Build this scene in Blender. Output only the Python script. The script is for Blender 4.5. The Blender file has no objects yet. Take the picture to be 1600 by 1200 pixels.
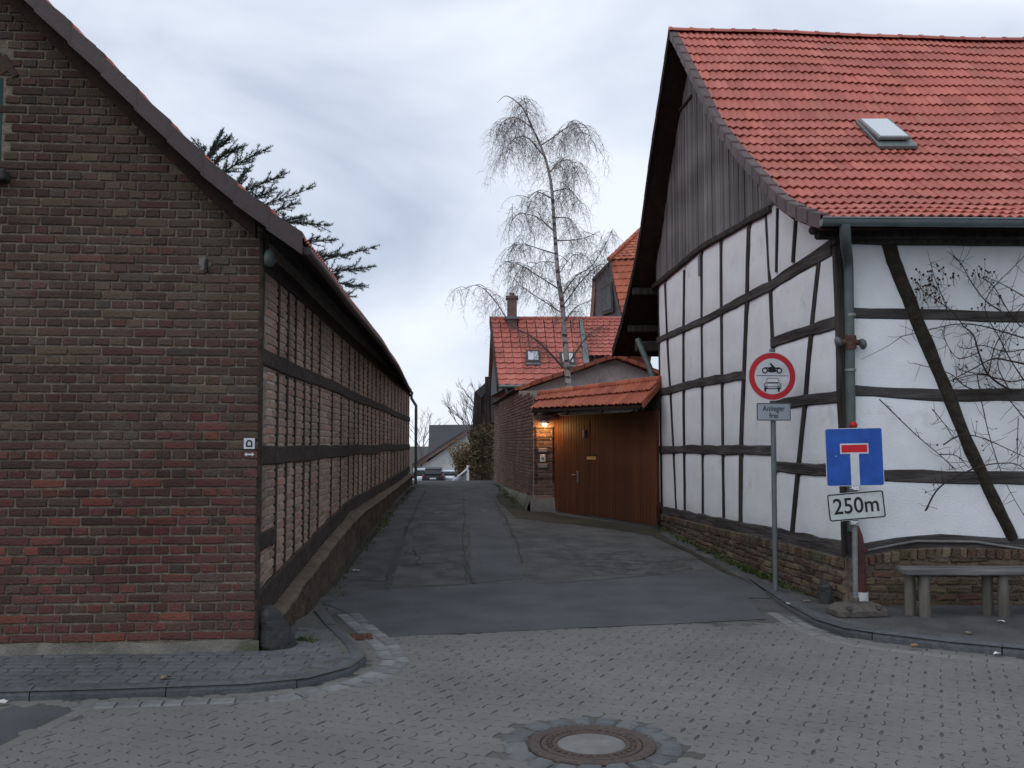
import bpy, math, random
from mathutils import Vector, Matrix, noise
R = math.radians
random.seed(7)
V = Vector
scene = bpy.context.scene
col = scene.collection

# ------------------------------------------------------------------ camera
F, H, PITCH = 1500.0, 1.75, math.atan(92 / 1500)
cam_data = bpy.data.cameras.new('camera')
cam_data.sensor_width = 36
cam_data.lens = F / 1600 * 36
cam_data.clip_start, cam_data.clip_end = 0.05, 3000
cam = bpy.data.objects.new('camera', cam_data)
cam.location = (0, 0, H)
cam.rotation_euler = (math.pi / 2 + PITCH, 0, 0)
col.objects.link(cam)
scene.camera = cam

# ------------------------------------------------------------------ sky and sun
SUN_EL, SUN_AZ = R(45), R(-125)        # behind cloud, over the photographer's left shoulder
world = bpy.data.worlds.new('World'); scene.world = world; world.use_nodes = True
nt = world.node_tree; nt.nodes.clear()
def wn(t, **k):
    n = nt.nodes.new(t)
    for a, b in k.items(): setattr(n, a, b)
    return n
L = nt.links.new
out = wn('ShaderNodeOutputWorld'); bg = wn('ShaderNodeBackground'); bg.inputs['Strength'].default_value = 0.1
sky = wn('ShaderNodeTexSky'); sky.sky_type = 'NISHITA'; sky.sun_disc = False
sky.sun_elevation, sky.sun_rotation = SUN_EL, SUN_AZ
tc = wn('ShaderNodeTexCoord'); mp = wn('ShaderNodeMapping')
mp.inputs['Location'].default_value = (3.1, 2.2, 1.3); mp.inputs['Scale'].default_value = (1.0, 1.0, 1.7)
n1 = wn('ShaderNodeTexNoise'); n1.inputs['Scale'].default_value = 2.3; n1.inputs['Detail'].default_value = 5
n1.inputs['Roughness'].default_value = 0.5; n1.inputs['Distortion'].default_value = 0.35
rp = wn('ShaderNodeValToRGB')
rp.color_ramp.elements[0].position = 0.34; rp.color_ramp.elements[0].color = (5.3, 6.1, 7.6, 1)
rp.color_ramp.elements[1].position = 0.60; rp.color_ramp.elements[1].color = (9.6, 10.2, 11.2, 1)
e = rp.color_ramp.elements.new(0.46); e.color = (7.5, 8.2, 9.5, 1)
mx = wn('ShaderNodeMix'); mx.data_type = 'RGBA'; mx.inputs['Factor'].default_value = 0.93
L(tc.outputs['Generated'], mp.inputs['Vector']); L(mp.outputs['Vector'], n1.inputs['Vector'])
L(n1.outputs['Fac'], rp.inputs['Fac']); L(sky.outputs['Color'], mx.inputs['A']); L(rp.outputs['Color'], mx.inputs['B'])
L(mx.outputs['Result'], bg.inputs['Color']); L(bg.outputs['Background'], out.inputs['Surface'])
sl = bpy.data.lights.new('sun', 'SUN'); sl.energy = 0.75; sl.angle = R(70); sl.color = (1, 0.985, 0.96)
so = bpy.data.objects.new('sun', sl); col.objects.link(so)
sd = V((math.sin(SUN_AZ) * math.cos(SUN_EL), math.cos(SUN_AZ) * math.cos(SUN_EL), math.sin(SUN_EL)))
so.rotation_euler = (-sd).to_track_quat('-Z', 'Y').to_euler(); so.location = sd * 60
scene.view_settings.view_transform = 'Standard'; scene.view_settings.look = 'None'
scene.view_settings.exposure = 0.0; scene.view_settings.gamma = 1.0
scene.cycles.max_bounces = 5; scene.cycles.diffuse_bounces = 3; scene.cycles.glossy_bounces = 2; scene.cycles.transmission_bounces = 2; scene.cycles.caustics_reflective = False; scene.cycles.caustics_refractive = False; scene.cycles.use_denoising = True

# ------------------------------------------------------------------ photo geometry -> real points
CAM = V((0, 0, H))
def ray(px, py):
    x, y = (px - 800) / F, (600 - py) / F
    c, s = math.cos(PITCH), math.sin(PITCH)
    return V((x, c - y * s, s + y * c))
def P(px, py, Y):
    d = ray(px, py); return CAM + d * (Y / d.y)
def G(px, py, z=0.0):
    d = ray(px, py); return CAM + d * ((z - H) / d.z)
def onplane(px, py, O, N):
    d = ray(px, py); return CAM + d * ((O - CAM).dot(N) / d.dot(N))
def lerp(a, b, t): return a + (b - a) * t
def interp(pts, x):
    if x <= pts[0][0]: return pts[0][1]
    for (a, b), (c, d) in zip(pts, pts[1:]):
        if x <= c: return b + (d - b) * (x - a) / (c - a)
    return pts[-1][1]
def interp_ex(pts, x):
    if x < pts[0][0]: (a, b), (c, d) = pts[0], pts[1]
    elif x > pts[-1][0]: (a, b), (c, d) = pts[-2], pts[-1]
    else: return interp(pts, x)
    return b + (d - b) * (x - a) / (c - a)
def smooth(t):
    t = max(0.0, min(1.0, t)); return t * t * (3 - 2 * t)
def nz(x, y=0.0, z=0.0): return noise.noise(V((x, y, z)))
def inside(poly, x, y):
    r = False; j = len(poly) - 1
    for i in range(len(poly)):
        xi, yi = poly[i][0], poly[i][1]; xj, yj = poly[j][0], poly[j][1]
        if (yi > y) != (yj > y) and x < (xj - xi) * (y - yi) / (yj - yi) + xi: r = not r
        j = i
    return r

# ------------------------------------------------------------------ materials
MATS = {}
def mat(name, c1, c2=None, scale=6.0, rough=0.85, bump=0.0, bscale=40.0, metal=0.0, emit=0.0, vary=0.0, palette=None,
        world_noise=0.25, wscale=0.9, spec=0.3, stretch=None, detail=3.0, mid=(0.35, 0.65), stain=None, pal_linear=False):
    """Principled material: noise between two colours, optional palette drawn per piece (object / mesh island), dirt by place, bump."""
    m = bpy.data.materials.new(name); m.use_nodes = True; MATS[name] = m
    t = m.node_tree; N = t.nodes; K = t.links.new; b = N['Principled BSDF']
    b.inputs['Roughness'].default_value = rough; b.inputs['Metallic'].default_value = metal
    b.inputs['Specular IOR Level'].default_value = spec
    co = N.new('ShaderNodeTexCoord'); vec = co.outputs['Object']
    geo = N.new('ShaderNodeNewGeometry')
    if stretch:
        mpn = N.new('ShaderNodeMapping'); mpn.inputs['Scale'].default_value = stretch
        K(vec, mpn.inputs['Vector']); vec = mpn.outputs['Vector']
    ns = N.new('ShaderNodeTexNoise'); ns.inputs['Scale'].default_value = scale; ns.inputs['Detail'].default_value = detail
    K(vec, ns.inputs['Vector'])
    mr = N.new('ShaderNodeMapRange'); mr.inputs[1].default_value, mr.inputs[2].default_value = mid
    K(ns.outputs['Fac'], mr.inputs[0])
    mix = N.new('ShaderNodeMix'); mix.data_type = 'RGBA'; K(mr.outputs[0], mix.inputs['Factor'])
    c2 = c2 or tuple(x * 0.75 for x in c1)
    mix.inputs['A'].default_value = (*c1, 1); mix.inputs['B'].default_value = (*c2, 1)
    c = mix.outputs['Result']
    if palette or vary:
        oi = N.new('ShaderNodeObjectInfo')
        ad = N.new('ShaderNodeMath'); ad.operation = 'ADD'; K(oi.outputs['Random'], ad.inputs[0]); K(geo.outputs['Random Per Island'], ad.inputs[1])
        fr = N.new('ShaderNodeMath'); fr.operation = 'FRACT'; K(ad.outputs[0], fr.inputs[0])
        if palette:
            cr = N.new('ShaderNodeValToRGB'); cr.color_ramp.interpolation = 'LINEAR' if pal_linear else 'CONSTANT'
            el = cr.color_ramp.elements
            while len(el) > 1: el.remove(el[-1])
            el[0].position = 0; el[0].color = (*palette[0][1], 1)
            for ps, cc in palette[1:]:
                q = el.new(ps); q.color = (*cc, 1)
            K(fr.outputs[0], cr.inputs['Fac'])
            pm = N.new('ShaderNodeMix'); pm.data_type = 'RGBA'; pm.inputs['Factor'].default_value = 0.72
            K(c, pm.inputs['A']); K(cr.outputs['Color'], pm.inputs['B']); c = pm.outputs['Result']
        if vary:
            f2 = N.new('ShaderNodeMath'); f2.operation = 'MULTIPLY'; f2.inputs[1].default_value = 7.31; K(fr.outputs[0], f2.inputs[0])
            f3 = N.new('ShaderNodeMath'); f3.operation = 'FRACT'; K(f2.outputs[0], f3.inputs[0])
            mv = N.new('ShaderNodeMapRange'); mv.inputs[3].default_value, mv.inputs[4].default_value = 1 - vary, 1 + vary
            K(f3.outputs[0], mv.inputs[0])
            sc = N.new('ShaderNodeVectorMath'); sc.operation = 'SCALE'; K(c, sc.inputs[0]); K(mv.outputs[0], sc.inputs['Scale']); c = sc.outputs[0]
    if world_noise:
        wz = N.new('ShaderNodeTexNoise'); wz.inputs['Scale'].default_value = wscale; wz.inputs['Detail'].default_value = 3
        K(geo.outputs['Position'], wz.inputs['Vector'])
        wm = N.new('ShaderNodeMapRange'); wm.inputs[1].default_value, wm.inputs[2].default_value = 0.3, 0.7
        wm.inputs[3].default_value, wm.inputs[4].default_value = 1 - world_noise, 1 + world_noise
        K(wz.outputs['Fac'], wm.inputs[0])
        s2 = N.new('ShaderNodeVectorMath'); s2.operation = 'SCALE'; K(c, s2.inputs[0]); K(wm.outputs[0], s2.inputs['Scale']); c = s2.outputs[0]
    if stain:                                   # (colour, scale, threshold): blotches with a shape of their own
        sn = N.new('ShaderNodeTexNoise'); sn.inputs['Scale'].default_value = stain[1]; sn.inputs['Detail'].default_value = 5
        K(geo.outputs['Position'], sn.inputs['Vector'])
        sm = N.new('ShaderNodeMapRange'); sm.inputs[1].default_value, sm.inputs[2].default_value = stain[2], stain[2] + 0.14
        K(sn.outputs['Fac'], sm.inputs[0])
        sx = N.new('ShaderNodeMix'); sx.data_type = 'RGBA'; sx.inputs['B'].default_value = (*stain[0], 1)
        K(sm.outputs[0], sx.inputs['Factor']); K(c, sx.inputs['A']); c = sx.outputs['Result']
    K(c, b.inputs['Base Color'])
    if emit:
        b.inputs['Emission Color'].default_value = (*c1, 1); b.inputs['Emission Strength'].default_value = emit
    if bump:
        bn = N.new('ShaderNodeTexNoise'); bn.inputs['Scale'].default_value = bscale; bn.inputs['Detail'].default_value = 3
        K(vec, bn.inputs['Vector'])
        bp = N.new('ShaderNodeBump'); bp.inputs['Strength'].default_value = bump; bp.inputs['Distance'].default_value = 0.02
        K(bn.outputs['Fac'], bp.inputs['Height']); K(bp.outputs['Normal'], b.inputs['Normal'])
    return m
BR = [(0, (.092, .058, .045)), (.18, (.078, .052, .043)), (.34, (.105, .062, .047)), (.48, (.098, .072, .052)), (.6, (.066, .047, .041)),
      (.7, (.122, .092, .062)), (.79, (.10, .050, .041)), (.89, (.058, .048, .046)), (.93, (.122, .06, .046)), (.95, (.095, .08, .07))]
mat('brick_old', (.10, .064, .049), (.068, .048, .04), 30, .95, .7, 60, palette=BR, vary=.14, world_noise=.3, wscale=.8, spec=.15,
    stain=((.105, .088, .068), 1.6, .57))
BRR = [(0, (.10, .047, .040)), (.2, (.078, .044, .038)), (.38, (.12, .05, .042)), (.54, (.088, .058, .046)), (.66, (.062, .042, .038)),
      (.76, (.135, .052, .042)), (.88, (.056, .044, .042)), (.91, (.165, .058, .042)), (.95, (.10, .075, .065))]
mat('brick_old_red', (.10, .054, .044), (.07, .043, .037), 30, .95, .7, 60, palette=BRR, vary=.14, world_noise=.3, wscale=.8, spec=.15,
    stain=((.15, .12, .105), 2.3, .63))
mat('mortar', (.215, .18, .142), (.135, .112, .09), 18, .97, .7, 70, spec=.1, world_noise=.25)
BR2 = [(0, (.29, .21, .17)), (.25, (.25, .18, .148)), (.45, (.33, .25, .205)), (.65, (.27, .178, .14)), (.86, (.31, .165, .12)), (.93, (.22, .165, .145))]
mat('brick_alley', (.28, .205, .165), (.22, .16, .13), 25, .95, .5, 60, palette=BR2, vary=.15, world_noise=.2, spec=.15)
mat('mortar_pale', (.44, .39, .335), (.34, .30, .255), 18, .97, .5, 70, spec=.1)
BR3 = [(0, (.20, .115, .095)), (.3, (.15, .09, .08)), (.55, (.24, .15, .12)), (.8, (.18, .09, .075)), (.9, (.12, .08, .08))]
mat('brick_yard', (.19, .12, .10), (.14, .09, .08), 25, .95, .5, 60, palette=BR3, vary=.2, world_noise=.25, spec=.15)
BR4 = [(0, (.112, .085, .058)), (.25, (.09, .062, .047)), (.45, (.13, .1, .062)), (.6, (.105, .054, .042)), (.78, (.078, .063, .05)), (.9, (.14, .112, .075))]
mat('brick_plinth', (.11, .08, .058), (.075, .058, .045), 22, .95, 1.0, 40, palette=BR4, vary=.25, world_noise=.3, wscale=1.5, spec=.15,
    stain=((.085, .085, .05), 2.2, .54))
TL = [(0, (.42, .12, .092)), (.35, (.46, .135, .10)), (.7, (.385, .108, .084)), (.9, (.49, .162, .122))]
mat('roof_tile', (.44, .13, .098), (.375, .11, .084), 22, .62, .25, 60, palette=TL, vary=.1, world_noise=.16, wscale=.7, spec=.35, stain=((.33, .12, .09), 1.9, .60))
TL2 = [(0, (.37, .105, .06)), (.3, (.42, .125, .07)), (.6, (.33, .09, .055)), (.85, (.45, .15, .085))]
mat('roof_tile_orange', (.40, .12, .07), (.34, .1, .06), 22, .7, .25, 60, palette=TL2, vary=.12, world_noise=.15, spec=.3)
mat('timber_dark', (.028, .024, .022), (.058, .050, .046), 14, .9, 1.0, 40, world_noise=.25, spec=.2, stretch=(1, 1, .1))
mat('timber_grey', (.040, .036, .035), (.092, .084, .082), 14, .92, 1.0, 40, world_noise=.3, wscale=2.0, spec=.15, stretch=(.1, .1, 1.2))
mat('timber_brown', (.055, .043, .036), (.030, .024, .021), 12, .92, .8, 40, world_noise=.25, spec=.2)
mat('timber_log', (.024, .020, .016), (.042, .037, .028), 10, .93, 1.0, 25, world_noise=.25, spec=.15, stain=((.05, .055, .025), 5, .64))
mat('board_weathered', (.19, .185, .188), (.10, .095, .095), 30, .93, .7, 60, vary=.25, world_noise=.2, spec=.15, stretch=(1, 1, .06))
mat('soffit', (.028, .017, .013), (.018, .012, .010), 8, .9, .4, 30, spec=.15)
mat('plaster_white', (.775, .80, .83), (.725, .75, .78), 3.5, .93, .35, 55, world_noise=.05, wscale=1.6, spec=.15, stain=((.63, .635, .64), 3.2, .62))
mat('plaster_grey', (.56, .50, .49), (.46, .41, .41), 4, .95, .6, 60, world_noise=.2, spec=.15)
mat('plaster_far', (.55, .56, .56), (.45, .46, .46), 1.5, .95, world_noise=.12)
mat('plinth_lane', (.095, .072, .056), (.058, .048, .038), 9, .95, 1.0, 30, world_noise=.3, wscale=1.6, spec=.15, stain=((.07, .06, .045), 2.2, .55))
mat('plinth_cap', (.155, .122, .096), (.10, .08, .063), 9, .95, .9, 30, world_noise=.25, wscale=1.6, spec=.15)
mat('concrete', (.20, .19, .165), (.13, .125, .11), 6, .95, .7, 50, world_noise=.25, spec=.15, stain=((.075, .085, .05), 1.7, .56))
mat('concrete_pale', (.20, .196, .187), (.155, .152, .147), 8, .95, .5, 70, world_noise=.15, spec=.2)
mat('verge_brown', (.060, .042, .043), (.048, .034, .036), 12, .55, .15, 40, vary=.1, world_noise=.1, spec=.4)
mat('verge_grey', (.105, .075, .075), (.085, .062, .064), 12, .6, .2, 40, vary=.15, world_noise=.12, spec=.35)
mat('zinc', (.17, .20, .20), (.13, .155, .16), 7, .45, .1, 30, metal=.35, world_noise=.12, spec=.5)
mat('zinc_green', (.10, .125, .12), (.075, .095, .095), 7, .55, .1, 30, metal=.2, world_noise=.15, spec=.4)
mat('galvanised', (.24, .26, .265), (.18, .20, .205), 25, .5, .1, 60, metal=.4, world_noise=.1)
mat('pole_grey', (.16, .19, .205), (.13, .155, .17), 12, .55, 0, metal=.2, world_noise=.1)
mat('cast_red', (.11, .025, .024), (.06, .018, .018), 14, .6, .2, 40, world_noise=.2, spec=.4)
mat('rust', (.115, .055, .04), (.07, .038, .03), 20, .9, .6, 60, world_noise=.2)
mat('iron_dark', (.02, .02, .022), (.035, .03, .028), 20, .7, .3, 60)
mat('iron_cover', (.13, .10, .085), (.085, .07, .065), 40, .75, .9, 120, metal=.3, world_noise=.15)
mat('paver', (.164, .160, .152), (.144, .141, .134), 45, .93, .25, 160, vary=.035, world_noise=.14, wscale=.8, spec=.2, stain=((.13, .125, .12), .8, .60))
mat('paver_bed', (.12, .117, .11), (.08, .078, .073), 50, .97, .5, 120, world_noise=.2, wscale=1.2)
mat('asphalt', (.118, .118, .119), (.088, .088, .09), 38, .94, .9, 130, world_noise=.28, wscale=2.6, spec=.2, stain=((.08, .078, .075), 1.4, .55))
mat('asphalt_old', (.13, .129, .127), (.096, .095, .094), 38, .95, 1.0, 120, world_noise=.3, wscale=2.2, spec=.2, stain=((.085, .081, .076), 1.5, .55))
mat('asphalt_new', (.100, .104, .110), (.083, .086, .091), 45, .9, .6, 160, world_noise=.18, wscale=1.6, spec=.22)
mat('asphalt_damp', (.092, .091, .09), (.065, .064, .063), 20, .9, .9, 110, world_noise=.35, wscale=3.5, spec=.25, stain=((.12, .118, .115), 4.5, .5))
mat('crack', (.045, .045, .045), (.06, .058, .056), 40, .97, 0)
mat('earth', (.052, .046, .038), (.035, .034, .026), 14, .98, .9, 60, world_noise=.3, stain=((.055, .062, .03), 2, .55))
mat('field', (.06, .07, .03), (.045, .05, .025), .3, .97, .3, 6)
mat('sett', (.115, .12, .126), (.086, .09, .095), 14, .8, .5, 50, vary=.12, world_noise=.2, wscale=1.4, spec=.35)
mat('sett_pale', (.185, .19, .19), (.13, .135, .14), 14, .75, .5, 50, vary=.25, world_noise=.2, wscale=1.4, spec=.35)
mat('kerb_stone', (.088, .093, .101), (.064, .068, .075), 18, .8, .4, 60, vary=.1, world_noise=.18, wscale=1.3, spec=.3)
mat('stone_dark', (.055, .054, .052), (.03, .03, .031), 12, .9, .8, 30, world_noise=.2)
mat('gate_wood', (.112, .040, .017), (.072, .025, .012), 14, .6, .25, 40, vary=.16, world_noise=.15, spec=.35, stretch=(1, 1, .08))
mat('brass', (.78, .46, .14), (.66, .38, .12), 10, .5, 0, metal=.2)
mat('enamel', (.75, .73, .70), (.68, .66, .63), 5, .35, 0, spec=.5)
mat('white_plastic', (.62, .63, .64), (.52, .53, .55), 8, .5, 0)
mat('grey_metal', (.24, .24, .25), (.2, .2, .21), 15, .5, 0, metal=.4)
mat('bulb', (1.0, .58, .22), (1.0, .62, .3), 3, .5, 0, emit=34, world_noise=0)
mat('sign_white', (.60, .62, .66), (.53, .55, .58), 7, .45, 0, world_noise=.10, wscale=9)
mat('sign_grey', (.33, .37, .42), (.30, .34, .39), 5, .5, 0, world_noise=.05)
mat('sign_pale', (.50, .54, .54), (.44, .475, .47), 7, .45, 0, world_noise=.12, wscale=9)
mat('sign_red', (.50, .022, .035), (.44, .02, .03), 6, .5, 0, world_noise=.08)
mat('sign_red_bright', (.58, .012, .02), (.52, .012, .02), 6, .45, 0, world_noise=.05)
mat('sign_blue', (.018, .088, .40), (.016, .072, .33), 6, .38, 0, world_noise=.14, wscale=7, stain=((.05, .12, .36), 14, .66))
mat('sign_black', (.012, .013, .015), (.018, .018, .02), 5, .6, 0)
mat('red_cloth', (.45, .025, .025), (.3, .02, .02), 20, .9, .4, 50)
mat('foil', (.62, .64, .66), (.45, .47, .49), 40, .3, .8, 60, metal=.7)
mat('rubber_foot', (.115, .103, .09), (.078, .070, .062), 18, .95, .8, 40, world_noise=.2)
mat('bench_wood', (.16, .158, .155), (.075, .072, .07), 18, .9, .6, 40, vary=.1, stretch=(.08, 1, 1))
mat('bench_log', (.17, .165, .145), (.11, .10, .085), 10, .92, .6, 30, stretch=(1, 1, .2))
mat('bark_birch', (.42, .40, .385), (.07, .06, .058), 4, .9, .4, 30, stretch=(1, 1, 2.2), mid=(.52, .62))
mat('bark_twig', (.19, .16, .158), (.13, .108, .108), 8, .9)
mat('bark_dark', (.05, .042, .036), (.03, .026, .023), 8, .95, .5, 25)
mat('needles', (.038, .062, .05), (.06, .088, .068), 3, .8, vary=.35)
mat('hedge_leaf', (.055, .048, .022), (.085, .062, .03), 3, .85, vary=.4)
mat('hedge_green', (.02, .035, .02), (.035, .045, .022), 3, .85, vary=.4)
mat('bush_leaf', (.17, .105, .045), (.11, .08, .035), 3, .9, vary=.35)
mat('weed', (.05, .085, .022), (.075, .09, .03), 3, .85, vary=.35)
mat('rose_stem', (.045, .026, .020), (.032, .022, .018), 9, .85)
mat('rose_hip', (.055, .012, .014), (.03, .009, .01), 9, .5, vary=.4)
mat('slate', (.055, .057, .062), (.045, .046, .05), 8, .7, vary=.15, world_noise=.12)
mat('slate_wall', (.105, .105, .11), (.08, .08, .085), 8, .8, vary=.15, world_noise=.12)
mat('brick_far', (.21, .13, .11), (.16, .10, .09), 8, .95, vary=.1)
mat('glass_sky', (.03, .035, .04), (.03, .035, .04), 2, .2, 0, spec=.4, world_noise=0)
mat('glass_pale', (.50, .55, .58), (.46, .5, .54), 2, .12, 0, spec=.8, world_noise=.03)
mat('window_frame', (.06, .045, .04), (.05, .04, .035), 5, .6)
mat('shutter_green', (.012, .05, .035), (.01, .04, .03), 8, .7)
mat('car_dark', (.014, .015, .019), (.012, .013, .017), 3, .45, 0, spec=.25)
mat('car_silver', (.50, .56, .62), (.48, .54, .6), 3, .3, 0, metal=.3, spec=.6)
mat('car_glass', (.02, .023, .027), (.02, .023, .027), 3, .15, 0, spec=.35)
mat('tyre', (.012, .012, .012), (.02, .02, .02), 9, .9)
mat('tail_light', (.16, .02, .02), (.12, .02, .02), 5, .3)
mat('paper', (.62, .63, .62), (.5, .5, .5), 9, .9)
mat('dry_leaf', (.22, .13, .05), (.15, .08, .035), 9, .9)
mat('ochre_leaf', (.19, .15, .09), (.13, .1, .06), 9, .9)

# ------------------------------------------------------------------ mesh and object helpers
class MB:
    def __init__(s): s.v = []; s.f = []; s.sm = []
    def add(s, vs, fs, sm=False):
        o = len(s.v); s.v += [V(p) for p in vs]; s.f += [tuple(i + o for i in q) for q in fs]; s.sm += [sm] * len(fs)
    def convex(s, vs, fs, sm=False):
        vs = [V(p) for p in vs]; c = sum(vs, V()) / len(vs); g = []
        for q in fs:
            a, b, d = vs[q[0]], vs[q[1]], vs[q[2]]
            n = (b - a).cross(d - a); m = sum((vs[i] for i in q), V()) / len(q)
            g.append(tuple(q) if n.dot(m - c) >= 0 else tuple(reversed(q)))
        s.add(vs, g, sm)
    def hexa(s, p):         # p[0:4] bottom ring, p[4:8] top ring
        s.convex(p, [(0, 1, 2, 3), (4, 5, 6, 7), (0, 1, 5, 4), (1, 2, 6, 5), (2, 3, 7, 6), (3, 0, 4, 7)])
    def box(s, M, sx, sy, sz):
        x, y, z = sx / 2, sy / 2, sz / 2
        s.hexa([M @ V(p) for p in ((-x, -y, -z), (x, -y, -z), (x, y, -z), (-x, y, -z), (-x, -y, z), (x, -y, z), (x, y, z), (-x, y, z))])
    def cbox(s, M, sx, sy, sz, b):
        h = (sx / 2, sy / 2, sz / 2); ix = {}; vs = []
        for a in (-1, 1):
            for c in (-1, 1):
                for d in (-1, 1):
                    for k in range(3):
                        p = [a * (h[0] - b), c * (h[1] - b), d * (h[2] - b)]; p[k] = (a, c, d)[k] * h[k]
                        ix[(a, c, d, k)] = len(vs); vs.append(M @ V(p))
        fs = []
        for k in range(3):
            o = [i for i in range(3) if i != k]
            for sg in (-1, 1):
                q = []
                for (x, y) in ((-1, -1), (1, -1), (1, 1), (-1, 1)):
                    g = [0, 0, 0]; g[k] = sg; g[o[0]] = x; g[o[1]] = y; q.append(ix[(*g, k)])
                fs.append(tuple(q))
            for x in (-1, 1):
                for y in (-1, 1):
                    q = []
                    for sg, kk in ((-1, o[0]), (1, o[0]), (1, o[1]), (-1, o[1])):
                        g = [0, 0, 0]; g[k] = sg; g[o[0]] = x; g[o[1]] = y; q.append(ix[(*g, kk)])
                    fs.append(tuple(q))
        for a in (-1, 1):
            for c in (-1, 1):
                for d in (-1, 1): fs.append(tuple(ix[(a, c, d, k)] for k in range(3)))
        s.convex(vs, fs)
    def tube(s, pts, r, n=8, cap=True, sm=True):
        pts = [V(p) for p in pts]
        if not hasattr(r, '__len__'): r = [r] * len(pts)
        t0 = (pts[1] - pts[0]).normalized()
        a = t0.orthogonal().normalized(); vs = []; fs = []
        for i, p in enumerate(pts):
            t = (pts[min(i + 1, len(pts) - 1)] - pts[max(i - 1, 0)])
            t = t.normalized() if t.length > 1e-9 else t0
            a = (a - t * a.dot(t)); a = a.normalized() if a.length > 1e-6 else t.orthogonal().normalized()
            b = t.cross(a)
            for k in range(n):
                w = 2 * math.pi * k / n; vs.append(p + (a * math.cos(w) + b * math.sin(w)) * r[i])
        for i in range(len(pts) - 1):
            for k in range(n):
                j = (k + 1) % n; fs.append((i * n + k, i * n + j, (i + 1) * n + j, (i + 1) * n + k))
        s.add(vs, fs, sm)
        if cap:
            s.add(vs[:n], [tuple(reversed(range(n)))]); s.add(vs[-n:], [tuple(range(n))])
    def prism(s, poly, d):      # planar polygon (list of points) extruded by vector d
        n = len(poly); a = [V(p) for p in poly]; b = [p + d for p in a]
        nn = V()
        for i in range(n): nn += a[i].cross(a[(i + 1) % n])
        fl = nn.dot(d) > 0
        fs = [tuple(reversed(range(n))), tuple(range(n, 2 * n))] + [(i, (i + 1) % n, n + (i + 1) % n, n + i) for i in range(n)]
        if not fl: fs = [tuple(reversed(q)) for q in fs]
        s.add(a + b, fs)
    def lathe(s, prof, M=None, n=24, sm=True):
        M = M or Matrix(); vs = []; fs = []
        for (r, z) in prof:
            for k in range(n): w = 2 * math.pi * k / n; vs.append(M @ V((r * math.cos(w), r * math.sin(w), z)))
        for i in range(len(prof) - 1):
            for k in range(n): j = (k + 1) % n; fs.append((i * n + k, i * n + j, (i + 1) * n + j, (i + 1) * n + k))
        s.add(vs, fs, sm)
        s.add(vs[:n], [tuple(reversed(range(n)))]); s.add(vs[-n:], [tuple(range(n))])
    def grid(s, fn, nu, nv, sm=True, flip=False):
        vs = [fn(i / nu, j / nv) for j in range(nv + 1) for i in range(nu + 1)]; fs = []
        for j in range(nv):
            for i in range(nu):
                a = j * (nu + 1) + i; q = (a, a + 1, a + nu + 2, a + nu + 1); fs.append(q if not flip else tuple(reversed(q)))
        s.add(vs, fs, sm)
    def slab(s, fn, nu, nv, d, sm=False):      # closed sheet: surface fn, thickness vector d below it
        n0 = (nu + 1) * (nv + 1)
        vs = [fn(i / nu, j / nv) for j in range(nv + 1) for i in range(nu + 1)]; fs = []
        lo = [p + d for p in vs]; ed = []
        for j in range(nv):
            for i in range(nu):
                a = j * (nu + 1) + i; fs.append((a, a + 1, a + nu + 2, a + nu + 1)); fs.append(tuple(n0 + k for k in (a, a + nu + 1, a + nu + 2, a + 1)))
        w = nu + 1
        bd = [i for i in range(w)] + [j * w + nu for j in range(1, nv + 1)] + [nv * w + i for i in range(nu - 1, -1, -1)] + [j * w for j in range(nv - 1, 0, -1)]
        for a, b in zip(bd, bd[1:] + bd[:1]): fs.append((b, a, n0 + a, n0 + b))
        nn = (vs[1] - vs[0]).cross(vs[w] - vs[0])
        if nn.dot(d) > 0: fs = [tuple(reversed(q)) for q in fs]
        s.add(vs + lo, fs, sm)
    def mesh(s, name, origin=None):
        o = origin or V()
        m = bpy.data.meshes.new(name); m.from_pydata([tuple(p - o) for p in s.v], [], s.f)
        m.polygons.foreach_set('use_smooth', s.sm); m.update(); return m
WM = {}
def link(name, data, M, parent=None):
    o = bpy.data.objects.new(name, data); col.objects.link(o)
    if parent is not None:
        o.parent = parent; o.matrix_parent_inverse = WM[parent.name].inverted()
    o.matrix_basis = M; WM[o.name] = M.copy(); return o
def build(mb, name, material, parent=None, label=None, cat=None, group=None, kind=None):
    xs = [p.x for p in mb.v]; ys = [p.y for p in mb.v]; zs = [p.z for p in mb.v]
    o0 = V(((min(xs) + max(xs)) / 2, (min(ys) + max(ys)) / 2, min(zs)))
    me = mb.mesh(name, o0); me.materials.append(MATS[material])
    o = link(name, me, Matrix.Translation(o0), parent); tag(o, label, cat, group, kind); return o
def tag(o, label=None, cat=None, group=None, kind=None):
    for k, x in (('label', label), ('category', cat), ('group', group), ('kind', kind)):
        if x: o[k] = x
    return o
def thing(name, loc, label, cat, group=None):
    o = link(name, None, Matrix.Translation(V(loc))); o.empty_display_size = 0.1
    return tag(o, label, cat, group)
def frame(x, y, z, o):      # matrix from axes
    return Matrix(((x.x, y.x, z.x, o.x), (x.y, y.y, z.y, o.y), (x.z, y.z, z.z, o.z), (0, 0, 0, 1)))
def rotz(a, o=(0, 0, 0)): return Matrix.Translation(V(o)) @ Matrix.Rotation(a, 4, 'Z')
UP = V((0, 0, 1))

class Wall:                 # a vertical wall plane: u along U, height z, N outward
    def __init__(s, O, U, N): s.O, s.U, s.N = V(O), V(U).normalized(), V(N).normalized()
    def pt(s, u, z, n=0.0): return V((s.O.x, s.O.y, 0)) + s.U * u + s.N * n + UP * z
    def px(s, x, y, n=0.0):
        p = onplane(x, y, s.O + s.N * n, s.N); return ((p - s.O).dot(s.U), p.z)

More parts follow.
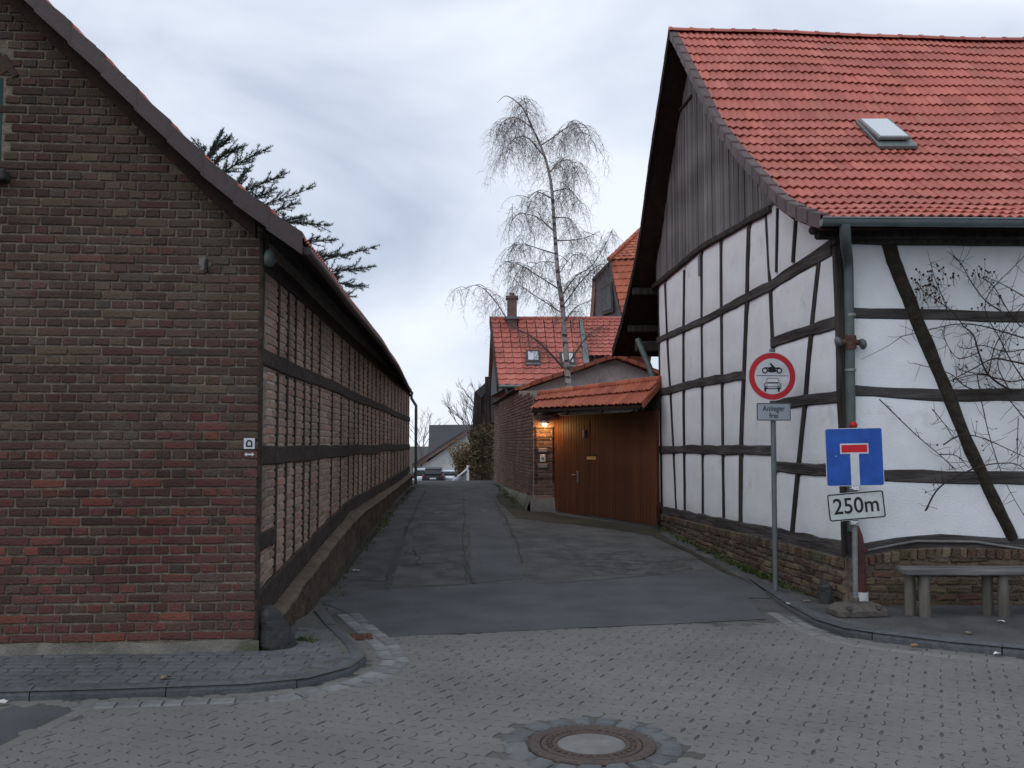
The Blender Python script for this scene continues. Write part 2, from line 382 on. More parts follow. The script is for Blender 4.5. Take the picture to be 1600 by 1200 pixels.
def brick_geo(mb, M, l, h, d, b, jit=0.0):
    x, z = l / 2, h / 2
    def j(): return random.uniform(-jit, jit)
    bk = [V((a * x, 0, c * z)) for a, c in ((-1, -1), (1, -1), (1, 1), (-1, 1))]
    md = [p + V((j(), -(d - b), j())) for p in bk]
    fr = [V((p.x * (1 - 2 * b / l) + j(), -d + j() * .4, p.z * (1 - 2 * b / h) + j())) for p in bk]
    vs = [M @ p for p in bk + md + fr]
    fs = [(i, (i + 1) % 4, 4 + (i + 1) % 4, 4 + i) for i in range(4)] + [(4 + i, 4 + (i + 1) % 4, 8 + (i + 1) % 4, 8 + i) for i in range(4)] + [(8, 9, 10, 11)]
    mb.add(vs, fs)
def brick_variants(l, h, d, b, jit, n, material):
    out = []
    for _ in range(n):
        mb = MB(); brick_geo(mb, Matrix(), l, h, d, b, jit); m = mb.mesh('brick'); m.materials.append(MATS[material]); out.append(m)
    return out
def wall_matrix(w, u, z, n=0.0, a=0.0):
    return frame(w.U, -w.N, UP, w.pt(u, z, n)) @ Matrix.Rotation(a, 4, 'Y')

def timber(name, w, pts, width, proud, depth, parent, material, jit=0.10, seg=0.22, label=None):
    """A hewn beam lying in wall w along the (u,z) polyline pts; width may be a list."""
    if not hasattr(width, '__len__'): width = [width] * len(pts)
    path = []
    for (a, b), (wa, wb) in zip(zip(pts, pts[1:]), zip(width, width[1:])):
        l = math.hypot(b[0] - a[0], b[1] - a[1]); k = max(1, int(l / seg))
        for i in range(k): t = i / k; path.append((lerp(a[0], b[0], t), lerp(a[1], b[1], t), lerp(wa, wb, t)))
    path.append((pts[-1][0], pts[-1][1], width[-1]))
    mb = MB(); rings = []; sd_ = random.uniform(0, 99)
    for i, (u, z, wd) in enumerate(path):
        a, b = path[max(0, i - 1)], path[min(len(path) - 1, i + 1)]
        tu, tz = b[0] - a[0], b[1] - a[1]; l = math.hypot(tu, tz) or 1; pu, pz = -tz / l, tu / l
        e1 = wd / 2 * (1 + jit * 1.6 * nz(i * .55, sd_)); e2 = wd / 2 * (1 + jit * 1.6 * nz(i * .55, sd_ + 40)); pr = proud * (1 + .3 * nz(i * .4, sd_ + 80)); c = min(.012, wd * .12)
        q = [(e1, -depth), (e1, pr - c), (e1 - c, pr), (-e2 + c, pr), (-e2, pr - c), (-e2, -depth)]
        rings.append([w.pt(u + pu * s, z + pz * s, n) for s, n in q])
    n = 6; vs = [p for r in rings for p in r]; fs = []
    for i in range(len(rings) - 1):
        for k in range(n): j = (k + 1) % n; fs.append((i * n + k, i * n + j, (i + 1) * n + j, (i + 1) * n + k))
    fs += [tuple(range(n)), tuple(range((len(rings) - 1) * n, len(rings) * n))]
    # orient by first side quad
    q = fs[2]; a, b, c = vs[q[0]], vs[q[1]], vs[q[2]]
    if (b - a).cross(c - a).dot(w.N) < 0: fs = [tuple(reversed(x)) for x in fs]
    mb.add(vs, fs); return build(mb, name, material, parent, label)

def panel(w, c4, parent, material, edge=-.018, bulge=.008, nu=8, nv=8):
    """Plaster infill between timbers: c4 = (u,z) bottom-left, bottom-right, top-right, top-left."""
    a, b, c, d = c4; sx = random.uniform(0, 50)
    def fn(s, t):
        u = lerp(lerp(a[0], b[0], s), lerp(d[0], c[0], s), t); z = lerp(lerp(a[1], b[1], s), lerp(d[1], c[1], s), t)
        k = (1 - abs(2 * s - 1) ** 8) * (1 - abs(2 * t - 1) ** 8)
        return w.pt(u, z, edge + (bulge - edge) * k + .005 * nz(u * 4 + sx, z * 4))
    mb = MB(); mb.grid(fn, nu, nv)
    p0, p1, p2 = fn(0, 0), fn(1, 0), fn(1, 1)
    if (p1 - p0).cross(p2 - p0).dot(w.N) < 0: mb.f = [tuple(reversed(q)) for q in mb.f]
    return build(mb, 'plaster_panel', material, parent)

def tile_mesh(wd, ln, amp, waves, lift, thick, material, n=8, name='roof_tile'):
    mb = MB(); vs = []
    for y, z0 in ((0, lift), (ln, 0)):
        for i in range(n + 1):
            x = wd * i / n; vs.append(V((x, y, z0 + amp * math.cos(2 * math.pi * waves * i / n))))
    for i in range(n + 1): vs.append(V((wd * i / n, .004, lift - thick + amp * math.cos(2 * math.pi * waves * i / n))))
    w = n + 1; fs = [(i, i + 1, w + i + 1, w + i) for i in range(n)]; mb.add(vs, fs, True)
    mb.add(vs, [(2 * w + i, 2 * w + i + 1, i + 1, i) for i in range(n)])
    mb.add([vs[0], vs[w], vs[w] - V((0, 0, thick)), vs[2 * w]], [(0, 1, 2, 3)]); mb.add([vs[n], vs[w + n], vs[w + n] - V((0, 0, thick)), vs[2 * w + n]], [(3, 2, 1, 0)])
    m = mb.mesh(name); m.materials.append(MATS[material]); return m, mb
def lay_tiles(parent, material, spots, wd, ln, amp, waves, lift, thick, limit, name='roof_tile', n=8):
    """spots: list of matrices (tile local x right, y upslope, z normal). The largest-looking `limit` become parts, the rest one stuff mesh."""
    me, mb = tile_mesh(wd, ln, amp, waves, lift, thick, material, n, name)
    def score(M):
        p = M.translation; q = p - CAM; d = q.length
        px = 800 + F * q.x / max(.1, q.y); return (0 if -30 < px < 1600 else 1000) + d
    spots = sorted(spots, key=score)
    for M in spots[:limit]: link(name, me, M, parent)
    if len(spots) > limit:
        big = MB(); nv = len(mb.v)
        for M in spots[limit:]:
            o = len(big.v); big.v += [M @ p for p in mb.v]; big.f += [tuple(i + o for i in q) for q in mb.f]; big.sm += mb.sm
        build(big, 'roof_tile_field', material, parent, kind='stuff')

def leaf_cloud(mb, pts, size, n, spread, flat=1.0):
    for p in pts:
        for _ in range(n):
            d = V((random.gauss(0, 1), random.gauss(0, 1), random.gauss(0, flat))) * spread
            a = V((random.gauss(0, 1), random.gauss(0, 1), random.gauss(0, 1))).normalized(); b = a.orthogonal().normalized()
            s_ = size * random.uniform(.6, 1.4); c = p + d
            mb.add([c - a * s_, c + b * s_ * .5, c + a * s_, c - b * s_ * .5], [(0, 1, 2, 3)])

# ================================================================== GROUND
GY = [(-50, 0), (10.2, 0), (11.6, .05), (13, .14), (17, .27), (22, .40), (26, .46), (30, .50), (34, .44), (40, .16), (50, -.42), (62, -1.05), (73, -1.52), (100, -2.6), (160, -3.2)]
def gbase(y): return (interp(GY, y - 1.2) + interp(GY, y) * 2 + interp(GY, y + 1.2)) / 4
def zg(x, y):
    k = smooth((y - 10.5) / 4) * smooth((31 - y) / 6)
    return gbase(y) - .085 * k * smooth((x + 1.6) / 3.2)
def axis(a, b, f): return [a + (b - a) * f(i) for i in range(2)]
xs = sorted(set([-900, -500, -250, -120, -60, -30] + [-16 + i for i in range(33)] + [25, 40, 80, 160, 300, 600, 900]))
ys = sorted(set([-60, -20, -8] + [i for i in range(-2, 40)] + [40 + 3 * i for i in range(22)] + [110, 125, 140, 160, 220, 320, 500, 800, 1400]))
mb = MB()
mb.add([V((x, y, zg(x, y) - .07 - (0.0 if abs(x) < 12 else .1))) for y in ys for x in xs],
       [(j * len(xs) + i, j * len(xs) + i + 1, (j + 1) * len(xs) + i + 1, (j + 1) * len(xs) + i) for j in range(len(ys) - 1) for i in range(len(xs) - 1)], True)
build(mb, 'ground', 'earth', kind='structure')

def sheet(name, poly, dz, material, step=.5, parent=None, zf=zg, kind='structure'):
    """Ground-hugging sheet over polygon poly = left edge points and right edge points, sampled by y."""
    le, ri = poly; y0, y1 = max(le[0][1], ri[0][1]), min(le[-1][1], ri[-1][1])
    n = max(2, int((y1 - y0) / step)); mb = MB()
    L_ = [(y, x) for x, y in le]; R_ = [(y, x) for x, y in ri]
    def fn(s, t):
        y = lerp(y0, y1, t); x = lerp(interp(L_, y), interp(R_, y), s); return V((x, y, zf(x, y) + dz))
    mb.grid(fn, 6, n); return build(mb, name, material, parent, kind=kind)
def patch(name, pxs, dz, material, parent=None, kind='structure', ragged=.0):
    """Flat-lying patch from outline pixels, each dropped on the ground surface."""
    pts = []
    for k, (x, y) in enumerate(pxs):
        nx_, ny_ = pxs[(k + 1) % len(pxs)]; m = 6 if ragged else 2
        for i in range(m):
            t = i / m; pts.append(ground_px(lerp(x, nx_, t), lerp(y, ny_, t)))
    if ragged: pts = [p + V((nz(p.x * 3, p.y * 3) * ragged, nz(p.x * 3 + 9, p.y * 3) * ragged, 0)) for p in pts]
    c = sum(pts, V()) / len(pts); vs = [c] + pts + [lerp(c, p, .5) for p in pts]; n = len(pts)
    fs = []
    for i in range(n):
        j = (i + 1) % n; fs.append((0, 1 + n + i, 1 + n + j)); fs.append((1 + n + i, 1 + i, 1 + j, 1 + n + j))
    vs = [V((p.x, p.y, zg(p.x, p.y) + dz)) for p in vs]
    a, b, d = vs[0], vs[1 + n], vs[2 + n]
    if (b - a).cross(d - a).z < 0: fs = [tuple(reversed(q)) for q in fs]
    mb = MB(); mb.add(vs, fs); return build(mb, name, material, parent, kind=kind)
def ground_px(px, py):
    d = ray(px, py); lo = 2.0; prev = None
    y = 3.0
    while y < 80:
        p = CAM + d * (y / d.y)
        if p.z <= zg(p.x, p.y): return V((p.x, p.y, zg(p.x, p.y)))
        y += .02
    return V((p.x, p.y, zg(p.x, p.y)))

# ------------------------------------------------------------------ lane asphalt with its patches, seams and cracks
BK = V((-2.08, 7.9, 0)); AL = V((-.05, 1, 0)).normalized()             # barn corner and lane-side direction
def barn_x(y): return -2.08 - .05 * (y - 7.9)
lane = sheet('lane_road', ([(-2.0, 8.4), (barn_x(20) + .05, 20), (barn_x(30), 30), (-4.6, 45), (-9, 80)],
             [(4.2, 8.4), (3.4, 12), (2.9, 17.5), (1.3, 20.4), (.6, 22), (-.4, 31), (-.6, 36), (-1.0, 45), (0, 80)]), -.0035, 'asphalt_old', .4)
patch('asphalt_strip', [(596, 918), (735, 912), (727, 760), (676, 760), (640, 850)], -.0012, 'asphalt', ragged=.03)
patch('asphalt_strip', [(738, 910), (818, 905), (800, 850), (757, 757), (730, 758)], .0004, 'asphalt_new', ragged=.02)
patch('asphalt_band', [(508, 944), (575, 923), (740, 914), (1000, 902), (1083, 891), (1175, 905), (1205, 935), (1165, 930), (1196, 968), (900, 982), (600, 996), (560, 965)], .0022, 'asphalt_new', ragged=.015)
patch('asphalt_patch', [(888, 862), (985, 860), (1040, 885), (1030, 897), (930, 900)], -.0005, 'asphalt_damp', ragged=.3)
patch('damp_patch', [(865, 872), (930, 866), (960, 880), (915, 888)], -.0012, 'asphalt_damp', ragged=.3)
patch('damp_patch', [(1000, 872), (1060, 872), (1078, 889), (1040, 892)], -.0014, 'asphalt_damp', ragged=.25)
def crack(pxs, w0, material='crack', dz=.0036):
    mb = MB(); pts = []
    for a, b in zip(pxs, pxs[1:]):
        for i in range(7): pts.append(ground_px(lerp(a[0], b[0], i / 7), lerp(a[1], b[1], i / 7)))
    vs = []; fs = []
    for i, p in enumerate(pts):
        q = pts[min(i + 1, len(pts) - 1)] - pts[max(i - 1, 0)]; s = V((-q.y, q.x, 0)).normalized()
        w = w0 * (.5 + 1.1 * abs(nz(i * .6, p.x * 5))); p = p + s * nz(i * .45, p.y * 3) * .05
        vs += [V((p.x, p.y, zg(p.x, p.y) + dz)) + s * w, V((p.x, p.y, zg(p.x, p.y) + dz)) - s * w]
    for i in range(len(pts) - 1): fs.append((2 * i, 2 * i + 1, 2 * i + 3, 2 * i + 2))
    mb.add(vs, fs); build(mb, 'crack', material, lane)
crack([(605, 923), (612, 880), (625, 850), (640, 815), (668, 757)], .03)
crack([(606, 915), (622, 860), (632, 838)], .06, dz=.0048)
crack([(728, 910), (727, 880), (724, 850), (725, 760)], .012)
crack([(740, 912), (733, 895), (728, 880)], .035, dz=.0048)
crack([(617, 860), (648, 866), (700, 860), (728, 858)], .012)
crack([(628, 885), (668, 880), (718, 878)], .016, dz=.0048)
crack([(565, 905), (600, 908), (618, 903)], .016)
crack([(645, 855), (655, 875), (650, 885)], .012, dz=.006)
crack([(760, 860), (790, 857)], .008); crack([(755, 838), (765, 836)], .01)
crack([(815, 845), (870, 848), (905, 858)], .012)
crack([(815, 880), (808, 850), (793, 815), (765, 770)], .02)
crack([(902, 884), (930, 886)], .012); crack([(840, 913), (960, 905), (1085, 893)], .014, dz=.0054)
crack([(590, 920), (660, 918), (740, 914), (840, 910)], .006, dz=.0054)
patch('earth_strip', [(868, 806), (1030, 824), (1030, 838), (960, 828), (880, 818), (800, 808), (772, 775), (780, 770), (835, 800)], .002, 'earth', ragged=.10)
patch('earth_strip', [(1030, 832), (1180, 915), (1130, 893), (1060, 855), (1020, 838)], .004, 'earth', ragged=.08)
patch('earth_strip', [(480, 940), (545, 868), (590, 815), (640, 762), (650, 762), (604, 815), (560, 872), (510, 930)], .004, 'earth', ragged=.05)

# ------------------------------------------------------------------ street of interlocking concrete pavers
street = sheet('street', ([(-14, -6), (-14, 9.6)], [(14, -6), (14, 9.6)]), -.008, 'paver_bed', 1.0)
MH = G(924, 1163); MH.z = 0
KL = [(-420, 1130), (0, 1096), (200, 1090), (385, 1083), (481, 1073), (547, 1055), (573, 1036), (560, 1016), (525, 983), (503, 957)]   # left kerb foot
KR = [(1194, 930), (1231, 955), (1275, 980), (1319, 994), (1375, 1003), (1484, 1017), (1600, 1028), (1800, 1043)]                     # right kerb foot
kl = [G(*p) for p in KL]; kr = [G(*p) for p in KR]
polyL = [(p.x, p.y) for p in kl] + [(-2.1, 12), (-12, 12), (-12, kl[0].y)]
polyR = [(p.x, p.y) for p in kr] + [(14, kr[-1].y), (14, 13), (2.6, 13)]
bandA, bandB = G(596, 997), G(1200, 968)
def paver_mesh(k):
    l, w, n = .222, .110, .011; o = []
    # interlocking outline: zig-zag long sides, notched ends
    for i, t in enumerate((-.5, -.3, -.1, .1, .3)): o.append((t * l, -w / 2 + (n if i % 2 else -n)))
    o.append((.5 * l, -w / 2 + n)); o.append((.5 * l + n, 0))
    for i, t in enumerate((.5, .3, .1, -.1, -.3)): o.append((t * l, w / 2 + (n if i % 2 else -n) * (1)))
    o.append((-.5 * l, w / 2 + n)); o.append((-.5 * l + n, 0))
    rnd = random.Random(k); sh = 1 - rnd.uniform(.018, .03)
    m = len(o); c = MB()
    tilt = (rnd.uniform(-.004, .004), rnd.uniform(-.004, .004))
    top = [V((x * sh * .98, y * sh * .965, 0)) for x, y in o]; mid = [V((x * sh, y * sh, -.003)) for x, y in o]; lo = [V((x * sh, y * sh, -.05)) for x, y in o]
    vs = [p + V((0, 0, p.x * tilt[0] + p.y * tilt[1])) for p in top + mid + lo]
    fs = [tuple(range(m))] + [(m + i, m + (i + 1) % m, (i + 1) % m, i) for i in range(m)] + [(2 * m + i, 2 * m + (i + 1) % m, m + (i + 1) % m, m + i) for i in range(m)]
    c.add(vs, fs); me = c.mesh('paver'); me.materials.append(MATS['paver']); return me, c
PVM = [paver_mesh(k) for k in range(6)]
spots = []
ra = R(-24); ca, sa = math.cos(ra), math.sin(ra)
tri = [(G(-90, 1215).x, G(-90, 1215).y), (G(148, 1101).x, G(148, 1101).y), (-9, kl[0].y + .1), (-9, 4.6)]
for j in range(-90, 130):
    for i in range(-45, 50):
        u = i * .222 + (.111 if j % 2 else 0); v = j * .110
        x, y = u * ca - v * sa, u * sa + v * ca + 5.0
        if not (-7 < x < 8 and 2.6 < y < 9.7): continue
        if y > bandA.y + (bandB.y - bandA.y) * (x - bandA.x) / (bandB.x - bandA.x) + .06: continue
        if (x - MH.x) ** 2 + (y - MH.y) ** 2 < .545 ** 2: continue
        if inside(polyL, x, y) or inside(polyR, x, y) or inside(tri, x, y): continue
        spots.append((x, y))
spots.sort(key=lambda s: (0 if abs(s[0] / s[1]) < .56 and s[1] > 5.1 else 50) + math.hypot(*s))
big = MB()
for k, (x, y) in enumerate(spots):
    me, c = PVM[random.randrange(6)]
    M = Matrix.Translation(V((x, y, random.uniform(-.0015, .0015)))) @ Matrix.Rotation(ra + (math.pi if random.random() < .5 else 0), 4, 'Z')
    if k < 300: link('paver', me, M, street)
    else:
        o = len(big.v); big.v += [M @ p for p in c.v]; big.f += [tuple(i + o for i in q) for q in c.f]; big.sm += c.sm
build(big, 'paver_field', 'paver', street, kind='stuff')
mb = MB(); mb.add([V((x, y, -.003)) for x, y in tri], [(3, 2, 1, 0)])
if (mb.v[1] - mb.v[0]).cross(mb.v[2] - mb.v[0]).z < 0: mb.f = [(0, 1, 2, 3)]
else: mb.f = [(0, 1, 2, 3)]
build(mb, 'asphalt_corner', 'asphalt_new', kind='structure')
# edging slabs between the asphalt corner and the pavers
a, b = V((*tri[0], 0)), V((*tri[1], 0)); n = int((b - a).length / .25); d = (b - a).normalized()
for i in range(n):
    mb = MB(); p = a + d * ((i + .5) * (b - a).length / n)
    mb.cbox(frame(d, V((-d.y, d.x, 0)), UP, p + V((0, 0, -.045))), (b - a).length / n - .008, .10, .1, .008); build(mb, 'edging_slab', 'paver', street)

def ribbon_stones(name, path, off, width, length, top, material, parent, rows=1, gap=.012, zf=None, profile=None, depth=.12, jit=.15):
    """Stones laid end to end along a path of ground points, offset sideways."""
    pts = [p.copy() for p in path]; acc = [0]
    for a, b in zip(pts, pts[1:]): acc.append(acc[-1] + (b - a).length)
    def at(s):
        s = max(0, min(acc[-1] - 1e-6, s))
        for i in range(len(pts) - 1):
            if s <= acc[i + 1]:
                t = (s - acc[i]) / (acc[i + 1] - acc[i]); p = lerp(pts[i], pts[i + 1], t)
                e = .12; d0 = pts[i + 1] - pts[i]
                return p, d0.normalized()
    def at2(s):
        p, d = at(s); q = at(s + .1)[0] - at(s - .1)[0]; return p, (q.normalized() if q.length > 1e-5 else d)
    s = 0
    while s < acc[-1] - length * .4:
        l = length * random.uniform(1 - jit, 1 + jit); l = min(l, acc[-1] - s)
        mb = MB(); k = max(2, int(l / .1)); rings = []
        hz = random.uniform(-.004, .004)
        prof = profile or [(0, -depth), (.0, -.012), (.012, 0), (width - .012, 0), (width, -.012), (width, -depth)]
        for i in range(k + 1):
            p, d = at2(s + gap / 2 + (l - gap) * i / k); sd = V((-d.y, d.x, 0)); r = []
            for x, z in prof:
                q = p + sd * (off + x); q.z = (zf(q.x, q.y) if zf else 0) + top + z + hz; r.append(q)
            rings.append(r)
        m = len(prof); vs = [p for r in rings for p in r]
        fs = [(i * m + j, i * m + j + 1, (i + 1) * m + j + 1, (i + 1) * m + j) for i in range(k) for j in range(m - 1)] + [tuple(range(m)), tuple(range(k * m, (k + 1) * m))]
        q = fs[m // 2 - 1]
        if (vs[q[1]] - vs[q[0]]).cross(vs[q[2]] - vs[q[0]]).z < 0: fs = [tuple(reversed(f)) for f in fs]
        mb.add(vs, fs, False); build(mb, name, material, parent); s += l

# ------------------------------------------------------------------ left pavement
def poly_sheet(name, pts, z, material):
    mb = MB(); mb.add([V((x, y, z)) for x, y in pts], [tuple(range(len(pts)))])
    if sum(a[0] * b[1] - b[0] * a[1] for a, b in zip(pts, pts[1:] + pts[:1])) < 0: mb.f = [tuple(reversed(mb.f[0]))]
    return build(mb, name, material, kind='structure')
pavL = poly_sheet('left_pavement', [(p.x, p.y) for p in kl] + [(-2.05, 9.3), (-2.05, 8.2), (-12, 8.2), (-12, kl[0].y)], .062, 'paver_bed')
KP = [(0, -.2), (0, .03), (.012, .052), (.035, .064), (.06, .070), (.115, .072), (.125, .06), (.125, -.1)]
ribbon_stones('kerb_stone', kl, 0, .125, .8, 0, 'kerb_stone', pavL, profile=KP, gap=.008)
def sett(x, y, z, a, l, w, h, parent, material):
    mb = MB(); mb.cbox(Matrix.Translation(V((x, y, z - h / 2))) @ Matrix.Rotation(a, 4, 'Z') @ Matrix.Rotation(random.gauss(0, .008), 4, 'X'), l, w, h, .006)
    for p in mb.v: p += V((random.uniform(-.003, .003), random.uniform(-.003, .003), random.uniform(-.0015, .0015)))
    return build(mb, 'sett', material, parent)
polyS = [(p.x, p.y) for p in kl] + [(-2.0, 9.4), (-2.0, 7.95), (-8, 7.5), (-8, kl[0].y)]
inner = []
def dist_path(path, x, y):
    best = 9
    for a, b in zip(path, path[1:]):
        ab = V((b.x - a.x, b.y - a.y)); ap = V((x - a.x, y - a.y)); t = max(0, min(1, ap.dot(ab) / ab.length_squared)); best = min(best, (ap - ab * t).length)
    return best
j = 0; y = 6.6
while y < 9.4:
    x = -5.4 + (.09 if j % 2 else 0)
    while x < -1.2:
        l = random.uniform(.14, .2)
        if inside(polyS, x + l / 2, y) and dist_path(kl, x + l / 2, y) > .17 and not (x < -2.0 and y > 7.9 + .0875 * (x + 2.1)):
            sett(x + l / 2, y + random.uniform(-.004, .004), .071 + random.uniform(-.002, .002), random.gauss(0, .01), l - .008, .105, .07, pavL, 'sett')
        x += l
    y += .112; j += 1
# gutter setts outside the kerb, two rows round the corner
kc = [G(*p) for p in ((120, 1099), (300, 1092), (437, 1087), (520, 1070), (566, 1053), (590, 1036), (575, 1012), (545, 985), (520, 961))]
ribbon_stones('gutter_sett', kc, -.16, .13, .17, .010, 'sett_pale', street, jit=.25, gap=.016)
kc2 = [G(*p) for p in ((540, 1072), (590, 1053), (612, 1036), (596, 1008), (566, 985), (540, 961))]
ribbon_stones('gutter_sett', kc2, -.15, .13, .15, .009, 'sett_pale', street, jit=.25, gap=.016)
mb = MB(); p = G(559, 997); mb.cbox(rotz(R(10), (p.x, p.y, -.005)), .26, .2, .05, .008)
for k in range(5): mb.cbox(rotz(R(10), (p.x, p.y, .0)) @ Matrix.Translation(V(((k - 2) * .045, 0, .024))), .02, .16, .012, .003)
build(mb, 'drain_grate', 'rust', label='small rust-red iron drain plate among the gutter setts at the barn corner', cat='drain')

# ------------------------------------------------------------------ right pavement
pavR = poly_sheet('right_pavement', [(p.x, p.y) for p in kr] + [(14, kr[-1].y), (14, 10.3), (3.3, 10.3), (2.95, 12.2)], .074, 'asphalt')
KPR = [(0, -.2), (0, .04), (.015, .062), (.04, .076), (.075, .082), (.13, .083), (.14, .07), (.14, -.1)]
ribbon_stones('kerb_stone', kr, 0, .14, .95, 0, 'kerb_stone', pavR, profile=KPR, gap=.01)
kg = [G(*p) for p in ((1150, 931), (1195, 957), (1240, 984), (1290, 1002), (1360, 1014), (1480, 1028), (1600, 1040))]
ribbon_stones('gutter_stone', kg, 0, .12, .28, .006, 'concrete_pale', street, jit=.3, gap=.012)
ribbon_stones('gutter_stone', kg[:4], .14, .10, .2, .004, 'sett_pale', street, jit=.3, gap=.014)

# ------------------------------------------------------------------ manhole
mh = thing('manhole_cover', MH, 'round manhole cover with concrete centre and rusty iron ring in the street', 'manhole cover')
mb = MB(); T = Matrix.Translation(MH)
mb.lathe([(.30, -.06), (.30, .004), (.312, .010), (.36, .010), (.372, .004), (.375, -.06)], T, 48, False); build(mb, 'frame', 'iron_cover', mh)
mb = MB(); mb.lathe([(.20, -.05), (.20, .003), (.206, .009), (.226, .009), (.23, .002), (.262, .002), (.266, .008), (.29, .008), (.295, .002), (.296, -.05)], T, 48, False); ring = build(mb, 'cover_ring', 'iron_cover', mh)
mb = MB()
for k in range(32):
    a = 2 * math.pi * k / 32; mb.cbox(T @ Matrix.Rotation(a, 4, 'Z') @ Matrix.Translation(V((.246, 0, .004))), .026, .024, .014, .004)
build(mb, 'stud_ring', 'iron_cover', ring, kind='stuff')
mb = MB(); mb.lathe([(.001, -.04), (.199, -.04), (.199, .001), (.19, .005), (.001, .006)], T, 40, False); build(mb, 'concrete_fill', 'concrete_pale', mh)
mb = MB(); mb.add([MH + V((math.cos(k * math.pi / 20) * .56, math.sin(k * math.pi / 20) * .56, -.0065)) for k in range(40)], [tuple(range(40))]); build(mb, 'setting_bed', 'paver_bed', street)
for k in range(19):
    a = 2 * math.pi * (k + random.uniform(-.12, .12)) / 19; r = .455 + random.uniform(-.008, .008)
    mb = MB(); M = T @ Matrix.Rotation(a, 4, 'Z') @ Matrix.Translation(V((r, 0, -.03 + random.uniform(-.003, .006))))
    mb.cbox(M, random.uniform(.13, .16), random.uniform(.115, .135), .08, .016)
    for p in mb.v: p += V((random.uniform(-.008, .008), random.uniform(-.008, .008), random.uniform(-.003, .003)))
    build(mb, 'sett', 'sett', street)

# ================================================================== BRICK BARN (left)
FD = V((-1, -.0875, 0)).normalized(); FN = V((.0875, -1, 0)).normalized()
WF = Wall(BK, FD, FN)                                    # street gable, u grows to the left
WA = Wall(BK, AL, V((AL.y, -AL.x, 0)))                   # lane side
barn = thing('brick_barn', BK, 'old brown brick barn with timbered lane side and red tiled roof', 'barn')
VO = BK + FN * .30
def verge_uz(x, y): p = onplane(x, y, VO, FN); return ((p - VO).dot(FD), p.z)
vtop = sorted(verge_uz(*p) for p in ((72, 0), (100, 27), (138, 63), (184, 108), (221, 147), (263, 188), (302, 227), (342, 264), (388, 302), (434, 337), (473, 367)))
e_u, e_z = vtop[0]
ang = (vtop[-1][1] - vtop[-4][1]) / (vtop[-1][0] - vtop[-4][0])
RU = 4.3; vtop.append((RU, vtop[-1][1] + ang * (RU - vtop[-1][0])))        # up to the ridge, out of the picture
RZ = vtop[-1][1]
def roofz(u): return interp_ex(vtop, u) if u < RU else RZ - ang * (u - RU)
def under(u): return roofz(u) - .235
BLEN = 21.9
# mortar core of the gable
mb = MB(); pts = [(0, -.15)] + [(u, under(u) + .06) for u in [0, .4, .8, 1.2, 1.6, 2, 2.5, 3, 3.6, RU, 5, 6, 7, 8.2]] + [(8.2, -.15)]
mb.prism([WF.pt(u, z, -.012) for u, z in pts], FN * -.35); build(mb, 'mortar_core', 'mortar', barn)
# bricks of the street gable, alternating stretcher and header courses
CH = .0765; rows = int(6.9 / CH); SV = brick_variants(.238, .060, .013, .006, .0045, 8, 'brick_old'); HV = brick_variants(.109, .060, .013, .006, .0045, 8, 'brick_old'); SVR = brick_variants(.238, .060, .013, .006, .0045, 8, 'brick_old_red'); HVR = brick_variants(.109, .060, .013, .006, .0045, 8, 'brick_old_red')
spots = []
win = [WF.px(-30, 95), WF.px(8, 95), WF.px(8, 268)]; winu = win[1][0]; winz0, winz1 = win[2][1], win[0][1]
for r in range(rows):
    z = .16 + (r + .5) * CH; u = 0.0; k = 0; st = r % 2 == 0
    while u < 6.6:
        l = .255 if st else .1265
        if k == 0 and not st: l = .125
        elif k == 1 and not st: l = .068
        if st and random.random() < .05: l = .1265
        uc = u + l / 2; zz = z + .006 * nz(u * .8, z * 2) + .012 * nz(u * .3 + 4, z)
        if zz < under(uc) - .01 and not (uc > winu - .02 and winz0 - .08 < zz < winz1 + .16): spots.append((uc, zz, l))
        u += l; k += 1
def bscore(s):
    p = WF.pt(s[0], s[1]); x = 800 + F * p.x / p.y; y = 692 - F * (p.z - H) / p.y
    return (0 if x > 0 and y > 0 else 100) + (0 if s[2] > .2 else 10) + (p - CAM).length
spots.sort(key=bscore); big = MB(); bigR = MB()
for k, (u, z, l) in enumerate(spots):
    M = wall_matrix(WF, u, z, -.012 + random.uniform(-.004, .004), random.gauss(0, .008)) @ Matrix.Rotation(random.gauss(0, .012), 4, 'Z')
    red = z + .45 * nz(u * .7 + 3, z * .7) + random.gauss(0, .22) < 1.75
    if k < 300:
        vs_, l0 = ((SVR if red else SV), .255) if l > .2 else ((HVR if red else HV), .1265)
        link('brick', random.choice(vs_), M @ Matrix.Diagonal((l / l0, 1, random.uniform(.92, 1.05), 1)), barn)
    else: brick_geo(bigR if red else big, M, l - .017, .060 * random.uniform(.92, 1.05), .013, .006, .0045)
build(big, 'brick_field', 'brick_old', barn, kind='stuff'); build(bigR, 'brick_field', 'brick_old_red', barn, kind='stuff')
